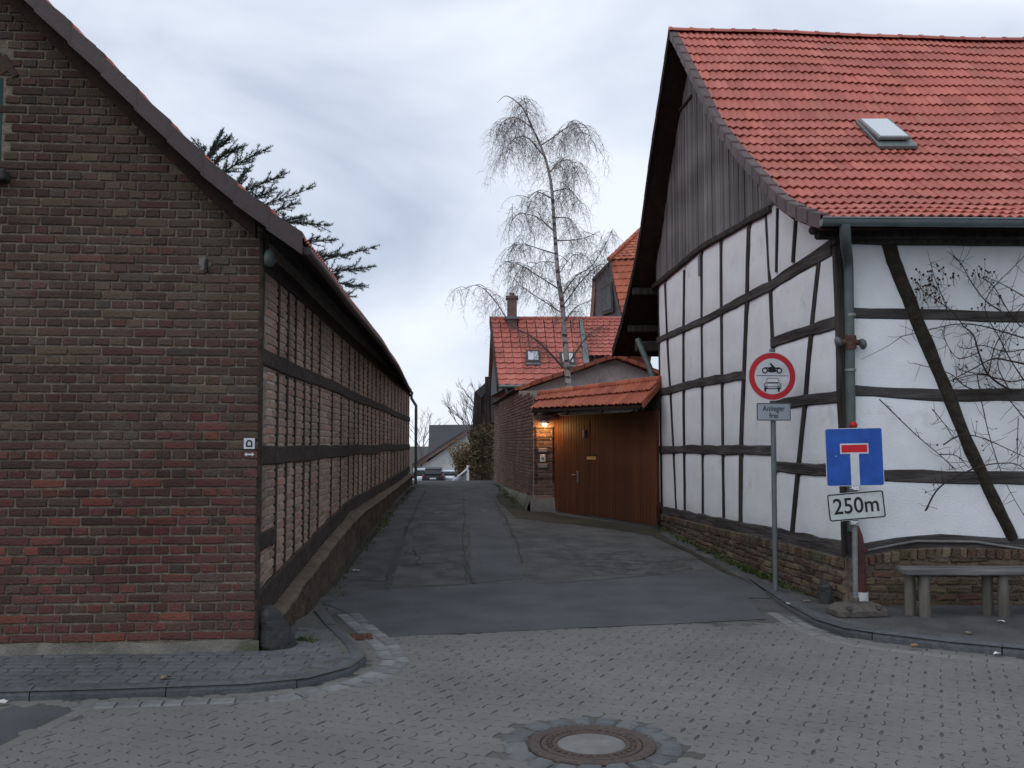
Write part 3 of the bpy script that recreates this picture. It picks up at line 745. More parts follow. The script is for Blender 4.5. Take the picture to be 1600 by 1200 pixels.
# shuttered loft opening at the picture's left edge, with its brick arch and sill
mb = MB(); uc = winu + .55; zt = winz1 - .12
pts = [(winu, winz0)] + [(uc - .55 * math.cos(a), zt + .14 * math.sin(a)) for a in [i * math.pi / 10 for i in range(11)]] + [(winu + 1.1, winz0)]
mb.prism([WF.pt(u, z, -.10) for u, z in pts], FN * .075); sh = build(mb, 'shutter', 'shutter_green', barn)
mb = MB()
for i in range(5): mb.cbox(wall_matrix(WF, winu + .11 + i * .22, (winz0 + zt) / 2, -.02), .2, .02, zt - winz0 - .02, .004)
build(mb, 'shutter_board', 'shutter_green', sh)
mb = MB(); mb.cbox(wall_matrix(WF, uc, winz0 - .05, .03), 1.24, .18, .09, .012); build(mb, 'window_sill', 'stone_dark', barn)
for i in range(17):
    a = math.pi * (i + .5) / 17; u = uc - .62 * (1 - 2 * (i + .5) / 17); z = zt + .06 + .20 * math.sin(a)
    mb = MB(); brick_geo(mb, wall_matrix(WF, u, z, -.012, (a - math.pi / 2) * -.38), .062, .20, .022, .006, .003); build(mb, 'arch_brick', 'brick_old', barn)
# wall anchor in a patch of pale mortar, corner strip, bracket, base
u, z = WF.px(318, 412); mb = MB()
pts = [(u + .042 * math.cos(a) * (1 + .9 * nz(a * 3, 5)), z + .05 * math.sin(a) * (1 + .9 * nz(a * 3, 9))) for a in [i * 2 * math.pi / 14 for i in range(14)]]
mb.prism([WF.pt(*p, -.006) for p in pts], FN * .010); build(mb, 'mortar_repair', 'concrete_pale', barn)
u, z = WF.px(323, 416); mb = MB(); mb.cbox(wall_matrix(WF, u, z, .02), .022, .035, .11, .004); build(mb, 'wall_anchor', 'iron_dark', barn)
mb = MB()
def fn(s, t):
    u = lerp(-.03, 7.5, s); z = lerp(-.1, .155 + .02 * nz(u * 2), t); return WF.pt(u, z, .03 * (1 - t * t) + .012 + .008 * nz(u * 3, z * 9))
mb.grid(fn, 90, 5); mb.f = [q if (mb.v[q[1]] - mb.v[q[0]]).cross(mb.v[q[2]] - mb.v[q[0]]).dot(FN) > 0 else tuple(reversed(q)) for q in mb.f]
build(mb, 'base_render', 'concrete', barn)
timber('corner_strip', WA, [(.045, .1), (.045, 3.45)], .085, .012, .02, barn, 'timber_brown')
mb = MB(); p = WA.pt(.06, WF.px(414, 402)[1], .05); mb.lathe([(.02, -.07), (.05, -.05), (.062, .0), (.055, .05), (.03, .075)], Matrix.Translation(p) @ Matrix.Rotation(R(20), 4, 'Y'), 14)
mb.cbox(Matrix.Translation(p + V((-.04, 0, .03))), .08, .03, .03, .004); build(mb, 'eave_bracket', 'zinc_green', barn)

# lane side: brick infill, timbers and rounded plinth
mb = MB(); mb.prism([WA.pt(.1, -.2, -.02), WA.pt(BLEN, -.2, -.02), WA.pt(BLEN, 3.5, -.02), WA.pt(.1, 3.5, -.02)], WA.N * -.3); build(mb, 'mortar_core', 'mortar_pale', barn)
PT = [(0, .27), (2.2, .44), (4.2, .58), (6.3, .70), (11.2, .72), (17.9, .76), (22, .82)]      # plinth top along the lane
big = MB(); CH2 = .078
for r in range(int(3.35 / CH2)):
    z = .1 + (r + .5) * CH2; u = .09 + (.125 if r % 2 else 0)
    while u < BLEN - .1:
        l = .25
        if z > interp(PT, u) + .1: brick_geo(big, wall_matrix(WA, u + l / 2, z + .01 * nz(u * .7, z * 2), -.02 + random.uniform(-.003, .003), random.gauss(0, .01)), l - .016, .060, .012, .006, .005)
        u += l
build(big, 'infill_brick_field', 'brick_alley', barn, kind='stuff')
pd = [8.69, 9.16, 9.6, 10.15, 10.6, 11.2, 12.3, 13.2, 14.1, 14.8, 15.4, 16.1, 16.85, 17.6, 18.4, 19.3, 20.3, 21.3, 22.4, 23.5, 24.6, 25.8, 27, 28.2, 29.6]
for k, d in enumerate(pd):
    u = (d - 7.9); j = random.uniform(-.05, .05)
    timber('post', WA, [(u + j, interp(PT, u) + .12), (u, 1.7), (u - j * .5, 3.35)], random.uniform(.045, .07), .004, .03, barn, 'timber_brown', .14)
def rail(z0, wd, u0=0.02, u1=BLEN, amp=.035, seed=3):
    timber('rail', WA, [(u, z0 + amp * nz(u * .35, seed)) for u in [u0 + (u1 - u0) * i / 14 for i in range(15)]], wd, .014, .03, barn, 'timber_brown', .1)
rail(2.47, .145, seed=2); rail(1.64, .165, seed=8); rail(3.28, .16, seed=5); rail(.93, .15, .06, .72, .0)
timber('sill', WA, [(u, interp(PT, u) + .12) for u in (.02, .8, 2.2, 4.2, 6.3, 9, 11.2, 14, 17.9, BLEN)], [.26, .25, .23, .2, .19, .19, .19, .19, .19, .19], .016, .03, barn, 'timber_brown', .1)
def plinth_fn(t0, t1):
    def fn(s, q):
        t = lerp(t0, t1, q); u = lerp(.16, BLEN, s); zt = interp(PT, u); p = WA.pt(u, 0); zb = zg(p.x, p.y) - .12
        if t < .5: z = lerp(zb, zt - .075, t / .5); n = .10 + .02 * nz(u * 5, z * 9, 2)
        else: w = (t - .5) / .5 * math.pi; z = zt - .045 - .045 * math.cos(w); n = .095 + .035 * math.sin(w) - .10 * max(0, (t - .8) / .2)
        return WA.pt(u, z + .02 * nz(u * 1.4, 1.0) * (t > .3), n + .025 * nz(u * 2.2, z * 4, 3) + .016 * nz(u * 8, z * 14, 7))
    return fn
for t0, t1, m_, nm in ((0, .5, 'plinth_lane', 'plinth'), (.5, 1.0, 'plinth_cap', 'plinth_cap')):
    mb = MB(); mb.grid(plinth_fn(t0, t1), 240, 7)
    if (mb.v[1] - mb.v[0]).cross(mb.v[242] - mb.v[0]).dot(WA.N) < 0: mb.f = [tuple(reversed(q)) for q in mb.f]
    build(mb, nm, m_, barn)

# roof: lane slope slab, tiles, verge flaps, gutter, far downpipe
EAV = [(-.4, 0), (7.4, 0), (12, -.05), (15.8, -.17), (20, -.31), (22.6, -.34)]              # eave overhang shrinks towards the far end
def roof_pt(s, u, dz=0.0):      # s along the lane from the verge plane, u up the slope measured leftwards from barn corner
    k = interp(EAV, s); uu = u - k * max(0, 1 - (u - e_u) / 2.2)
    base = VO + AL * s * 1.0; p = base + FD * uu
    sag = -.05 * math.sin(max(0, min(1, s / 22)) * math.pi) * 1.0
    return V((p.x, p.y, roofz(u) + dz + sag + .02 * nz(s * .5, u)))
us = [e_u + (RU - e_u) * i / 12 for i in range(13)]
mb = MB(); mb.slab(lambda s, t: roof_pt(lerp(0, 22.5, s), lerp(e_u, RU, t), -.07), 45, 14, V((0, 0, -.07))); build(mb, 'roof_slab', 'soffit', barn)
mb = MB(); mb.slab(lambda s, t: VO + AL * lerp(0, 22.5, s) + FD * lerp(RU, 8.7, t) + UP * (roofz(lerp(RU, 8.7, t)) - .07), 4, 2, V((0, 0, -.07))); build(mb, 'roof_slab', 'roof_tile', barn)
spots = []; arc = 0; tu = e_u
while tu < RU - .2:
    t2 = tu + .24
    for s in range(int(22.4 / .2)):
        p, q, x2 = roof_pt(.02 + s * .2, tu, -.045), roof_pt(.02 + s * .2, t2, -.045), roof_pt(.22 + s * .2, tu, -.045)
        y = (q - p).normalized(); x = (p - x2).normalized(); z = x.cross(y).normalized()
        if z.z < 0: x = -x; z = -z; spots.append(frame(x, y, z, p))
        else: spots.append(frame(x, y, z, x2))
    tu = t2
lay_tiles(barn, 'roof_tile', spots, .2, .36, .012, 2, .028, .016, 120, n=6)
for k in range(1, 13):           # brown verge tiles, each with its hanging side flap, overlapping like steps
    u0 = e_u + (k - 1) * .262; u1 = u0 + .285
    if u1 > RU: break
    a, b = (u0, roofz(u0) - .012), (u1, roofz(u1) - .012); mb = MB()
    poly = [(a[0], a[1] + .030), (b[0] , b[1] - .008), (b[0], b[1] - .17), (a[0], a[1] - .152)]
    mb.prism([WF.pt(u, z, .30 + .012 - k % 2 * .002) for u, z in poly], FN * .016)
    pa, pb = WF.pt(a[0], a[1] + .028, .322), WF.pt(b[0], b[1], .322); inn = FN * -.16
    mb.hexa([pa + inn - UP * .014, pb + inn - UP * .014, pb - UP * .014, pa - UP * .014, pa + inn + UP * .004, pb + inn - UP * .004, pb - UP * .004, pa + UP * .004])
    build(mb, 'verge_tile', 'verge_brown', barn)
    if k > 1:                    # red nose of the course tile showing at each step
        mb = MB(); q = [(u0 - .07, roofz(u0 - .07) - .02), (u0 + .03, roofz(u0 + .03) - .02), (u0 + .03, roofz(u0 + .03) + .012), (u0 - .05, roofz(u0 - .05) + .02)]
        mb.prism([WF.pt(u, z, .10) for u, z in q], FN * .20); build(mb, 'tile_nose', 'roof_tile', barn)
mb = MB(); poly = [(e_u + .25, roofz(e_u + .25) - .15), (RU, RZ - .15), (RU, RZ - .30), (e_u + .35, roofz(e_u + .35) - .29)]
poly = [(u, roofz(u) - .15) for u in us[1:]] + [(u, roofz(u) - .30) for u in reversed(us[1:])]
mb.prism([WF.pt(u, z, .12) for u, z in poly], FN * .10); build(mb, 'verge_board', 'soffit', barn)
mb = MB(); mb.tube([roof_pt(.05 + 22.3 * i / 30, e_u, -.115) + WA.N * .03 for i in range(31)], .035, 8); build(mb, 'gutter', 'verge_brown', barn)
p = roof_pt(22.3, e_u, -.13); q = WA.pt(BLEN - .05, 0, .1); mb = MB()
mb.tube([p, p + V((0, 0, -.15)), V((q.x + .1, q.y, 2.9)), V((q.x + .1, q.y, 2.6)), V((q.x + .1, q.y, .45))], .045, 8); build(mb, 'downpipe', 'zinc_green', barn)

# things at the barn corner
m = thing('trail_marker', WF.pt(*WF.px(390, 693), .014), 'white square trail marker with a black arch sign on the barn corner', 'trail marker')
u, z = WF.px(390, 693); mb = MB(); mb.cbox(wall_matrix(WF, u, z, .013), .088, .004, .088, .001); build(mb, 'plate', 'sign_white', m)
mb = MB(); o_ = [(-.026, -.028), (-.026, .008), (-.018, .024), (0, .031), (.018, .024), (.026, .008), (.026, -.028)]; i_ = [(-.014, -.016), (-.014, .006), (-.009, .014), (0, .018), (.009, .014), (.014, .006), (.014, -.016)]
pts = [WF.pt(u + a, z + b, .017) for a, b in o_ + i_]; mb.add(pts, [(k, k + 1, 8 + k, 7 + k) for k in range(6)] + [(0, 7, 13, 6)])
mb.f = [q if (mb.v[q[1]] - mb.v[q[0]]).cross(mb.v[q[2]] - mb.v[q[0]]).dot(FN) > 0 else tuple(reversed(q)) for q in mb.f]; build(mb, 'arch_symbol', 'sign_black', m)
u, z = WF.px(390, 710); mb = MB()
pts = [(-.04, 0), (-.02, .017), (-.02, .006), (.02, .006), (.02, .017), (.04, 0), (.02, -.017), (.02, -.006), (-.02, -.006), (-.02, -.017)]
mb.prism([WF.pt(u + a, z + b, .012) for a, b in pts], FN * .004); build(mb, 'direction_arrow', 'sign_white', label='small white double-headed arrow below the trail marker on the barn', cat='arrow')
mb = MB(); a, b = G(436, 1021, .07), None; p = WA.pt(.18, 0, .15)
rings = []
for t in range(7):
    k = t / 6; r = lerp(.16, .085, k ** 1.5) * (1 - .25 * (k > .9)); z = .04 + .36 * k; c = p + V((-.10 * k, -.02 * k, 0)); ring_ = []
    for i in range(12):
        w = 2 * math.pi * i / 12; ring_.append(V((c.x + r * math.cos(w) * (1 + .25 * nz(i * .7, k * 3)), c.y + r * 1.1 * math.sin(w) * (1 + .25 * nz(i * .7 + 5, k * 3)), z + .02 * nz(i, k * 2))))
    rings.append(ring_)
vs = [q for r in rings for q in r]; fs = [(i * 12 + k, i * 12 + (k + 1) % 12, (i + 1) * 12 + (k + 1) % 12, (i + 1) * 12 + k) for i in range(6) for k in range(12)] + [tuple(range(72, 84))]
mb.add(vs, fs, False); build(mb, 'guard_stone', 'stone_dark', label='dark worn guard stone leaning against the corner of the brick barn', cat='guard stone')

# ================================================================== HALF-TIMBERED HOUSE (right)
C1 = V((3.5, 10.1, 0)); C2 = V((2.73, 17.8, 0)); GD = (C2 - C1).normalized()
WG = Wall(C1, GD, V((-GD.y, GD.x, 0)))                   # lane gable, u grows away from the street
if WG.N.x > 0: WG.N = -WG.N
WH = Wall(C1, V((1, 0, 0)), V((0, -1, 0)))               # street facade
house = thing('half_timbered_house', C1, 'white half-timbered house with dark beams and sagging red tiled roof', 'house')
VH = V((3.14, 9.7, 0)); VN = WG.N
def verge_pt(x, y): p = onplane(x, y, VH, VN); return (p.y, p.z)
fpro = sorted(verge_pt(*p) for p in ((1047, 46), (1072, 96), (1093, 137), (1117, 187), (1154, 236), (1187, 273), (1212, 302), (1237, 321), (1282, 338)))
bpro = sorted(verge_pt(*p) for p in ((1047, 46), (1033, 141), (1018, 236), (1002, 360), (990, 423), (972, 500), (958, 546)))
RY = fpro[-1][0]; RZH = fpro[-1][1]
def verge_x(y): return 3.14 - .1 * (y - 9.7)
def sagz(x, y):
    k = smooth((y - 9.7) / (RY - 9.7)); return -.03 * k * max(0, x - 2.6) + .04 * nz(x * .6, y * .6) * smooth((x - 2.6) / 1.0)
def hroof(x, y): return (interp(fpro, y) if y <= RY else interp(bpro, y)) + sagz(x, y)
XR = 11.0
def slab_fn(y0, y1, dz):
    return lambda s, t: (lambda y: (lambda x: V((x, y, hroof(x, y) + dz)))(lerp(verge_x(y), XR, s)))(lerp(y0, y1, t))
mb = MB(); mb.slab(slab_fn(fpro[0][0], RY, -.06), 24, 24, V((0, 0, -.09))); build(mb, 'roof_slab', 'soffit', house)
mb = MB(); mb.slab(slab_fn(RY, bpro[-1][0], -.05), 12, 24, V((0, 0, -.09))); build(mb, 'roof_slab', 'soffit', house)
# plain tiles of the front slope in rows that follow the flared, sagging roof
arc = [(fpro[0][0], 0)]; y = fpro[0][0]
while y < RY:
    y2 = y + .02; arc.append((y2, arc[-1][1] + math.hypot(.02, interp(fpro, y2) - interp(fpro, y)))); y = y2
TOT = arc[-1][1]; inv = [(b, a) for a, b in arc]; NR = 23; ROW = TOT / NR; TW = .2
spots = []
for r in range(NR):
    y0, y1 = interp(inv, r * ROW), interp(inv, (r + 1) * ROW)
    x = verge_x(y0) + .03; wob = random.uniform(-.008, .008)
    while x < XR - .3:
        p = V((x, y0, hroof(x, y0) - .03)); q = V((x + verge_x(y1) - verge_x(y0), y1, hroof(x, y1) - .03)); x2 = V((x + TW, y0, hroof(x + TW, y0) - .03))
        yv = (q - p).normalized(); xv = (x2 - p).normalized(); zv = xv.cross(yv).normalized()
        jit = Matrix.Rotation(random.gauss(0, .006), 4, 'Z') @ Matrix.Rotation(random.gauss(0, .006), 4, 'X')
        spots.append(frame(xv, yv, zv, p + zv * random.uniform(-.002, .003)) @ jit); x += TW
lay_tiles(house, 'roof_tile', spots, TW, ROW + .06, .013, 2, .030, .017, 300)
# ridge tiles
x = verge_x(RY) - .02; k = 0
while x < XR - .4:
    z0, z1 = hroof(x, RY), hroof(x + .36, RY); mb = MB(); vs = []; n = 7
    for (xx, zz, r) in ((x, z0, .085), (x + .05, z0, .085), (x + .051, z0, .074), (x + .37, z1, .072)):
        for i in range(n + 1):
            a = math.pi * i / n; vs.append(V((xx, RY + .02 - math.cos(a) * r * 1.15, zz - .035 + math.sin(a) * r)))
    w = n + 1; mb.add(vs, [(j * w + i, (j + 1) * w + i, (j + 1) * w + i + 1, j * w + i + 1) for j in range(3) for i in range(n)] + [tuple(range(w))]); build(mb, 'ridge_tile', 'roof_tile', house)
    x += .34
# verge tiles with side flaps down the front slope
for r in range(NR):
    y0, y1 = interp(inv, r * ROW - .02), interp(inv, (r + 1) * ROW + .035); xa, xb = verge_x(y0), verge_x(y1)
    za, zb = hroof(xa, y0), hroof(xb, y1); mb = MB(); o = VN * .014; t = -VN * .10
    a, b = V((xa, y0, za)), V((xb, y1, zb))
    mb.hexa([a + UP * -.125 + o, b + UP * -.145 + o, b + UP * -.145, a + UP * -.125, a + UP * .028 + o, b + UP * .004 + o, b + UP * .004, a + UP * .028])
    mb.hexa([a + t + UP * .012, b + t - UP * .012, b - UP * .012 - VN * .002, a + UP * .012 - VN * .002, a + t + UP * .03, b + t + UP * .006, b + UP * .006 - VN * .002, a + UP * .03 - VN * .002])
    build(mb, 'verge_tile', 'verge_grey', house)
# back slope verge: bargeboard edge with tile ends
arcb = [bpro[0][0] + (bpro[-1][0] - bpro[0][0]) * i / 16 for i in range(17)]
mb = MB()
for a, b in zip(arcb, arcb[1:]):
    pa, pb = V((verge_x(a), a, hroof(verge_x(a), a))), V((verge_x(b), b, hroof(verge_x(b), b))); o = VN * .025
    mb.hexa([pa - UP * .17 + o, pb - UP * .17 + o, pb - UP * .17, pa - UP * .17, pa - UP * .045 + o, pb - UP * .045 + o, pb - UP * .045, pa - UP * .045])
build(mb, 'bargeboard', 'soffit', house)
for k, (a, b) in enumerate(zip(arcb, arcb[1:])):
    pa, pb = V((verge_x(a), a, hroof(verge_x(a), a))), V((verge_x(b), b, hroof(verge_x(b), b))); mb = MB(); o = VN * .03; t = -VN * .3
    mb.hexa([pa + o - UP * .035, pb + o - UP * .02, pb + t - UP * .02, pa + t - UP * .035, pa + o - UP * .01, pb + o + UP * .018, pb + t + UP * .018, pa + t - UP * .01]); build(mb, 'verge_tile', 'verge_grey', house)

# gable wall core (dark) right up to the roof, then timbers and panels from the lane side
mb = MB(); top = []
ulen = (C2 - C1).length
for i in range(25):
    u = ulen * i / 24; p = WG.pt(u, 0); top.append((u, hroof(verge_x(p.y), p.y) - .20))
mb.prism([WG.pt(0, .1, -.05)] + [WG.pt(u, z, -.05) for u, z in top] + [WG.pt(ulen, .1, -.05)], WG.N * -.25); build(mb, 'wall_core', 'timber_dark', house)
mb = MB(); mb.prism([WH.pt(-.0, .1, -.05), WH.pt(7, .1, -.05), WH.pt(7, 3.95, -.05), WH.pt(-.0, 3.95, -.05)], WH.N * -.25); build(mb, 'wall_core', 'timber_dark', house)
mb = MB(); mb.prism([V((C2.x + .1, C2.y - .25, .1)), V((9, C2.y - .25, .1)), V((9, C2.y - .25, 3.6)), V((C2.x + .1, C2.y - .25, 3.6))], V((0, .24, 0))); build(mb, 'rear_wall', 'plaster_grey', house)
def g(*pp): return [WG.px(*p) for p in pp]
POST = {
 0: (g((1029, 450), (1031, 620), (1034, 800)), .10), 1: (g((1039, 443), (1042, 523), (1047, 607), (1052, 697), (1057, 805)), .085),
 2: (g((1069, 422), (1068, 517), (1068, 603), (1070, 802)), .085), 3: (g((1096, 392), (1096, 500), (1097, 600), (1098, 818)), .095),
 4: (g((1126, 370), (1127, 487), (1128, 590), (1131, 828)), .10), 5: (g((1171, 346), (1167, 467), (1163, 580), (1158, 697), (1157, 825)), .15),
 6: (g((1197, 331), (1203, 447), (1207, 547), (1210, 700), (1212, 835)), .11), 7: (g((1281, 400), (1268, 513), (1258, 627), (1247, 733), (1237, 838)), .13),
 8: (g((1307, 385), (1312, 500), (1316, 600), (1319, 700), (1322, 862)), .19), 61: (g((1215, 325), (1213, 425)), .07), 62: (g((1244, 335), (1239, 410)), .08)}
RAIL = {
 'sill': (g((1031, 796), (1100, 812), (1157, 824), (1233, 840), (1325, 862)), [.16, .18, .19, .21, .2]),
 'C': (g((1030, 703), (1070, 702), (1128, 703), (1210, 703)), [.145, .15, .15, .15]), 'B': (g((1030, 613), (1097, 597), (1165, 586)), .15),
 'A': (g((1027, 532), (1097, 502), (1167, 465), (1203, 447), (1300, 386)), [.12, .13, .14, .15, .2]),
 'D': (g((1210, 729), (1290, 735), (1320, 737)), .15), 'C2': (g((1207, 634), (1258, 626), (1316, 619)), .15), 'B2': (g((1206, 536), (1268, 515), (1314, 502)), .15),
 'T': (g((1022, 449), (1100, 385), (1207, 325)), .10)}
for k, (pp, w) in POST.items():
    if k in (61, 62): pass
    timber('post', WG, pp, w * (.95 if k == 8 else .76), .010 + .003 * (k % 3), .05, house, 'timber_dark', .13)
for k, (pp, w) in RAIL.items(): timber({'sill': 'sill', 'T': 'tie_beam'}.get(k, 'rail'), WG, pp, [q * .9 for q in (w if hasattr(w, '__len__') else [w] * len(pp))], .022 if k != 'T' else .05, .05, house, 'timber_dark' if k == 'T' else 'timber_grey', .2)
def post_u(k, z): return interp_ex(sorted((b, a) for a, b in POST[k][0]), z)
def rail_z(k, u):
    if k == 'roof': p = WG.pt(u, 0); return hroof(verge_x(p.y), p.y) - .22
    return interp_ex(sorted(RAIL[k][0]), u)
def corner(pk, rk):
    z = 2.5
    for _ in range(8): u = post_u(pk, z); z = rail_z(rk, u)
    return (u, z)
def bay(a, b, rails):
    for lo, hi in zip(rails, rails[1:]): panel(WG, (corner(a, lo), corner(b, lo), corner(b, hi), corner(a, hi)), house, 'plaster_white')
for a, b in ((1, 0), (2, 1), (3, 2), (4, 3), (5, 4)): bay(a, b, ['sill', 'C', 'B', 'A', 'T'])
bay(6, 5, ['sill', 'C', 'A', 'T']); bay(7, 6, ['sill', 'D', 'C2', 'B2', 'A']); bay(8, 7, ['sill', 'D', 'C2', 'B2', 'A'])
for a, b in ((61, 6), (62, 61), (8, 62)): bay(a, b, ['A', 'roof'])
# grey metal cover strip on one post
(u, z0), (u1, z1) = WG.px(1095, 398), WG.px(1094, 432); mb = MB(); mb.cbox(wall_matrix(WG, u, (z0 + z1) / 2, .03), .09, .02, z0 - z1, .003); build(mb, 'cover_strip', 'zinc', house)
# weathered upright boards in the gable top, each a board
ub = WG.px(1207, 325)[0]; u = ub - .1; bT = sorted(RAIL['T'][0])
while u < ulen - .02:
    w = random.uniform(.085, .12); uc = u + w / 2; zb = interp_ex(bT, uc) + .02; p = WG.pt(uc, 0); zt = hroof(verge_x(p.y), p.y) - .16
    if zt - zb > .08:
        mb = MB(); n = random.uniform(.035, .05); zl = hroof(0, WG.pt(u, 0).y) - .17; zr = hroof(0, WG.pt(u + w, 0).y) - .17
        j = random.uniform(-.02, .02); e = w * .06
        q = [(u + e, zb + j), (u + w - e, zb + j), (u + w - e, zr), (u + e, zl)]
        mb.prism([WG.pt(a, b, n - .03) for a, b in q], WG.N * .028); build(mb, 'board', 'board_weathered', house)
    u += w
u0, z0 = WG.px(1084, 152); mb = MB()
timber('trim_board', WG, [WG.px(1062, 178), WG.px(1086, 150)], .05, .075, -.04, house, 'timber_dark')

# street facade timbers and panels
def h(*pp): return [WH.px(*p) for p in pp]
timber('post', WH, h((1316, 378), (1322, 600), (1330, 868)), .17, .012, .05, house, 'timber_dark')
frails = {'top': (h((1300, 372), (1480, 374), (1700, 376)), .14), 'r1': (h((1330, 489), (1460, 492), (1600, 496), (1760, 500)), [.115, .115, .12, .12]),
          'r2': (h((1330, 610), (1470, 617), (1600, 618), (1760, 619)), [.11, .125, .14, .14]), 'r3': (h((1330, 742), (1480, 746), (1600, 748), (1760, 750)), [.12, .14, .14, .14]),
          'sill': (h((1325, 864), (1400, 850), (1470, 846), (1600, 850), (1760, 858)), [.12, .14, .16, .14, .14])}
for k, (pp, w) in frails.items(): timber('sill' if k == 'sill' else 'rail', WH, pp, w, .02 if k != 'top' else .09, .05, house, 'timber_dark' if k == 'top' else 'timber_grey', .2)
mb = MB(); pth = [WH.pt(*WH.px(x, y), .035) for x, y in ((1340, 862), (1400, 850), (1430, 845), (1520, 846), (1600, 858))]; mb.tube(pth, .014, 6); build(mb, 'mortar_fillet', 'concrete_pale', house)
# heavy crooked log brace
bp_ = h((1384, 372), (1404, 430), (1440, 520), (1474, 600), (1510, 690), (1545, 765), (1582, 842)); mb = MB(); pth = []; rr = []
for i in range(31):
    t = i / 30 * (len(bp_) - 1); k = min(int(t), len(bp_) - 2); u = lerp(bp_[k][0], bp_[k + 1][0], t - k); z = lerp(bp_[k][1], bp_[k + 1][1], t - k)
    pth.append(WH.pt(u + .012 * nz(i * .5), z, -.005)); rr.append(.08 * (1 + .12 * nz(i * .4, 7)) - .018 * (i / 30))
mb.tube(pth, rr, 12, sm=False); build(mb, 'brace', 'timber_log', house)
def frz(k, u): return interp_ex(sorted(frails[k][0]), u)
for lo, hi in (('sill', 'r3'), ('r3', 'r2'), ('r2', 'r1'), ('r1', 'top')):
    for a, b in ((0.02, 1.35), (1.35, 3.2), (3.2, 5.0), (5.0, 6.6)):
        panel(WH, ((a, frz(lo, a)), (b, frz(lo, b)), (b, frz(hi, b)), (a, frz(hi, a))), house, 'plaster_white', edge=.002 if hi else 0, bulge=.008, nu=10)
for u in (3.35, 5.0): timber('post', WH, [(u, .62), (u, 3.9)], .16, .022, .05, house, 'timber_dark')
# plinth bricks on both sides
def plinth(w, u0, u1, zb, zt, seed):
    mb = MB(); n = 24
    tp = [(lerp(u0, u1, i / n), zt(lerp(u0, u1, i / n))) for i in range(n + 1)]; bt = [(u, zb(u) - .12) for u, _ in tp]
    mb.prism([w.pt(u, z, .03) for u, z in tp + bt[::-1]], w.N * -.2); build(mb, 'plinth_core', 'mortar', house)
    for r in range(12):
        u = u0 + (.06 if r % 2 else 0)
        while u < u1 - .05:
            z = zb(u) - .03 + r * .078; top = zt(u); l = random.uniform(.18, .25); l = min(l, u1 - u)
            if z + .04 < top - .11:
                mb = MB(); brick_geo(mb, wall_matrix(w, u + l / 2, z + .04, .03 + random.uniform(-.006, .008), random.gauss(0, .03)), l - random.uniform(.012, .03), .06 * random.uniform(.85, 1.08), .02, .01, .011); build(mb, 'plinth_brick', 'brick_plinth', house)
            u += l
    u = u0
    while u < u1 - .04:
        l = random.uniform(.075, .1); z = zt(u) - .055
        mb = MB(); brick_geo(mb, wall_matrix(w, u + l / 2, z, .036 + random.uniform(-.006, .008), random.gauss(0, .04)), l - .014, .1 * random.uniform(.85, 1.05), .024, .01, .011); build(mb, 'plinth_brick', 'brick_plinth', house); u += l
plinth(WH, .0, 5.2, lambda u: .07, lambda u: frz('sill', u) - .055, 1)
plinth(WG, .0, ulen, lambda u: max(.05, zg(*WG.pt(u, 0).xy)), lambda u: rail_z('sill', u) - .07, 2)
# strut under the rear eave, beyond the gable
p0 = V((2.72, 17.75, 2.95)); p1 = V((2.35, 18.5, 3.55)); mb = MB(); mb.tube([V((2.70, 17.9, 2.75)), V((2.6, 18.15, 3.2)), V((2.45, 18.6, 3.75))], .06, 8); build(mb, 'eave_strut', 'zinc_green', house)
mb = MB(); mb.cbox(frame(V((1, 0, 0)), V((0, 1, 0)), UP, V((4.5, 18.6, 3.62))), 4.2, .16, .2, .02); build(mb, 'eave_beam', 'timber_dark', house)
for yy in (18.2, 19.0):
    mb = MB(); mb.cbox(frame(V((1, 0, 0)), V((0, 1, 0)), UP, V((4.5, yy, hroof(3, yy) - .24))), 4.4, .12, .14, .02); build(mb, 'purlin', 'timber_dark', house)
# front eave: purlin end, gutter, downpipe with old valve and cast-iron foot
mb = MB(); a = WH.pt(*WH.px(1268, 366), .12); mb.cbox(frame(V((1, 0, 0)), V((0, 1, 0)), UP, a + V((4.0, 0, -.02))), 8.0, .10, .12, .02); build(mb, 'eave_purlin', 'timber_dark', house)
mb = MB(); mb.lathe([(.02, -.05), (.045, -.03), (.05, .02), (.03, .05)], Matrix.Translation(a + V((-.02, -.02, .01))) @ Matrix.Rotation(R(90), 4, 'Y'), 10); build(mb, 'carved_end', 'timber_dark', house)
ey, ez = fpro[0]; gx0 = 3.13; vs = []; fs = []; n = 8; secs = [gx0 + (XR - gx0) * i / 20 for i in range(21)]
for x in secs:
    for i in range(n + 1):
        w = math.pi * i / n; vs.append(V((x, ey - .055 - .065 * math.cos(w), ez - .045 - .07 * math.sin(w) - .006 * (x - gx0))))
mb = MB(); w = n + 1; mb.add(vs, [(j * w + i, j * w + i + 1, (j + 1) * w + i + 1, (j + 1) * w + i) for j in range(20) for i in range(n)], True); mb.add(vs[:w], [tuple(range(w))])
mb.tube([V((gx0, ey - .12, ez - .04)), V((XR, ey - .12, ez - .04 - .006 * (XR - gx0)))], .011, 6); build(mb, 'gutter', 'zinc', house)
dp = lambda x, y, n: WH.pt(*WH.px(x, y, n), n)
mb = MB(); g0 = V((dp(1318, 355, .45).x, ey - .055, ez - .10)); dpts = [g0, g0 - UP * .10, lerp(g0 - UP * .10, dp(1325, 405, .09), .35) - UP * .05, dp(1325, 405, .09), dp(1326, 425, .08), dp(1328, 540, .08), dp(1330, 700, .08), dp(1332, 830, .08)]
mb.tube(dpts, [.056, .056, .054, .052, .05, .05, .05, .05], 14); dn = build(mb, 'downpipe', 'zinc_green', house)
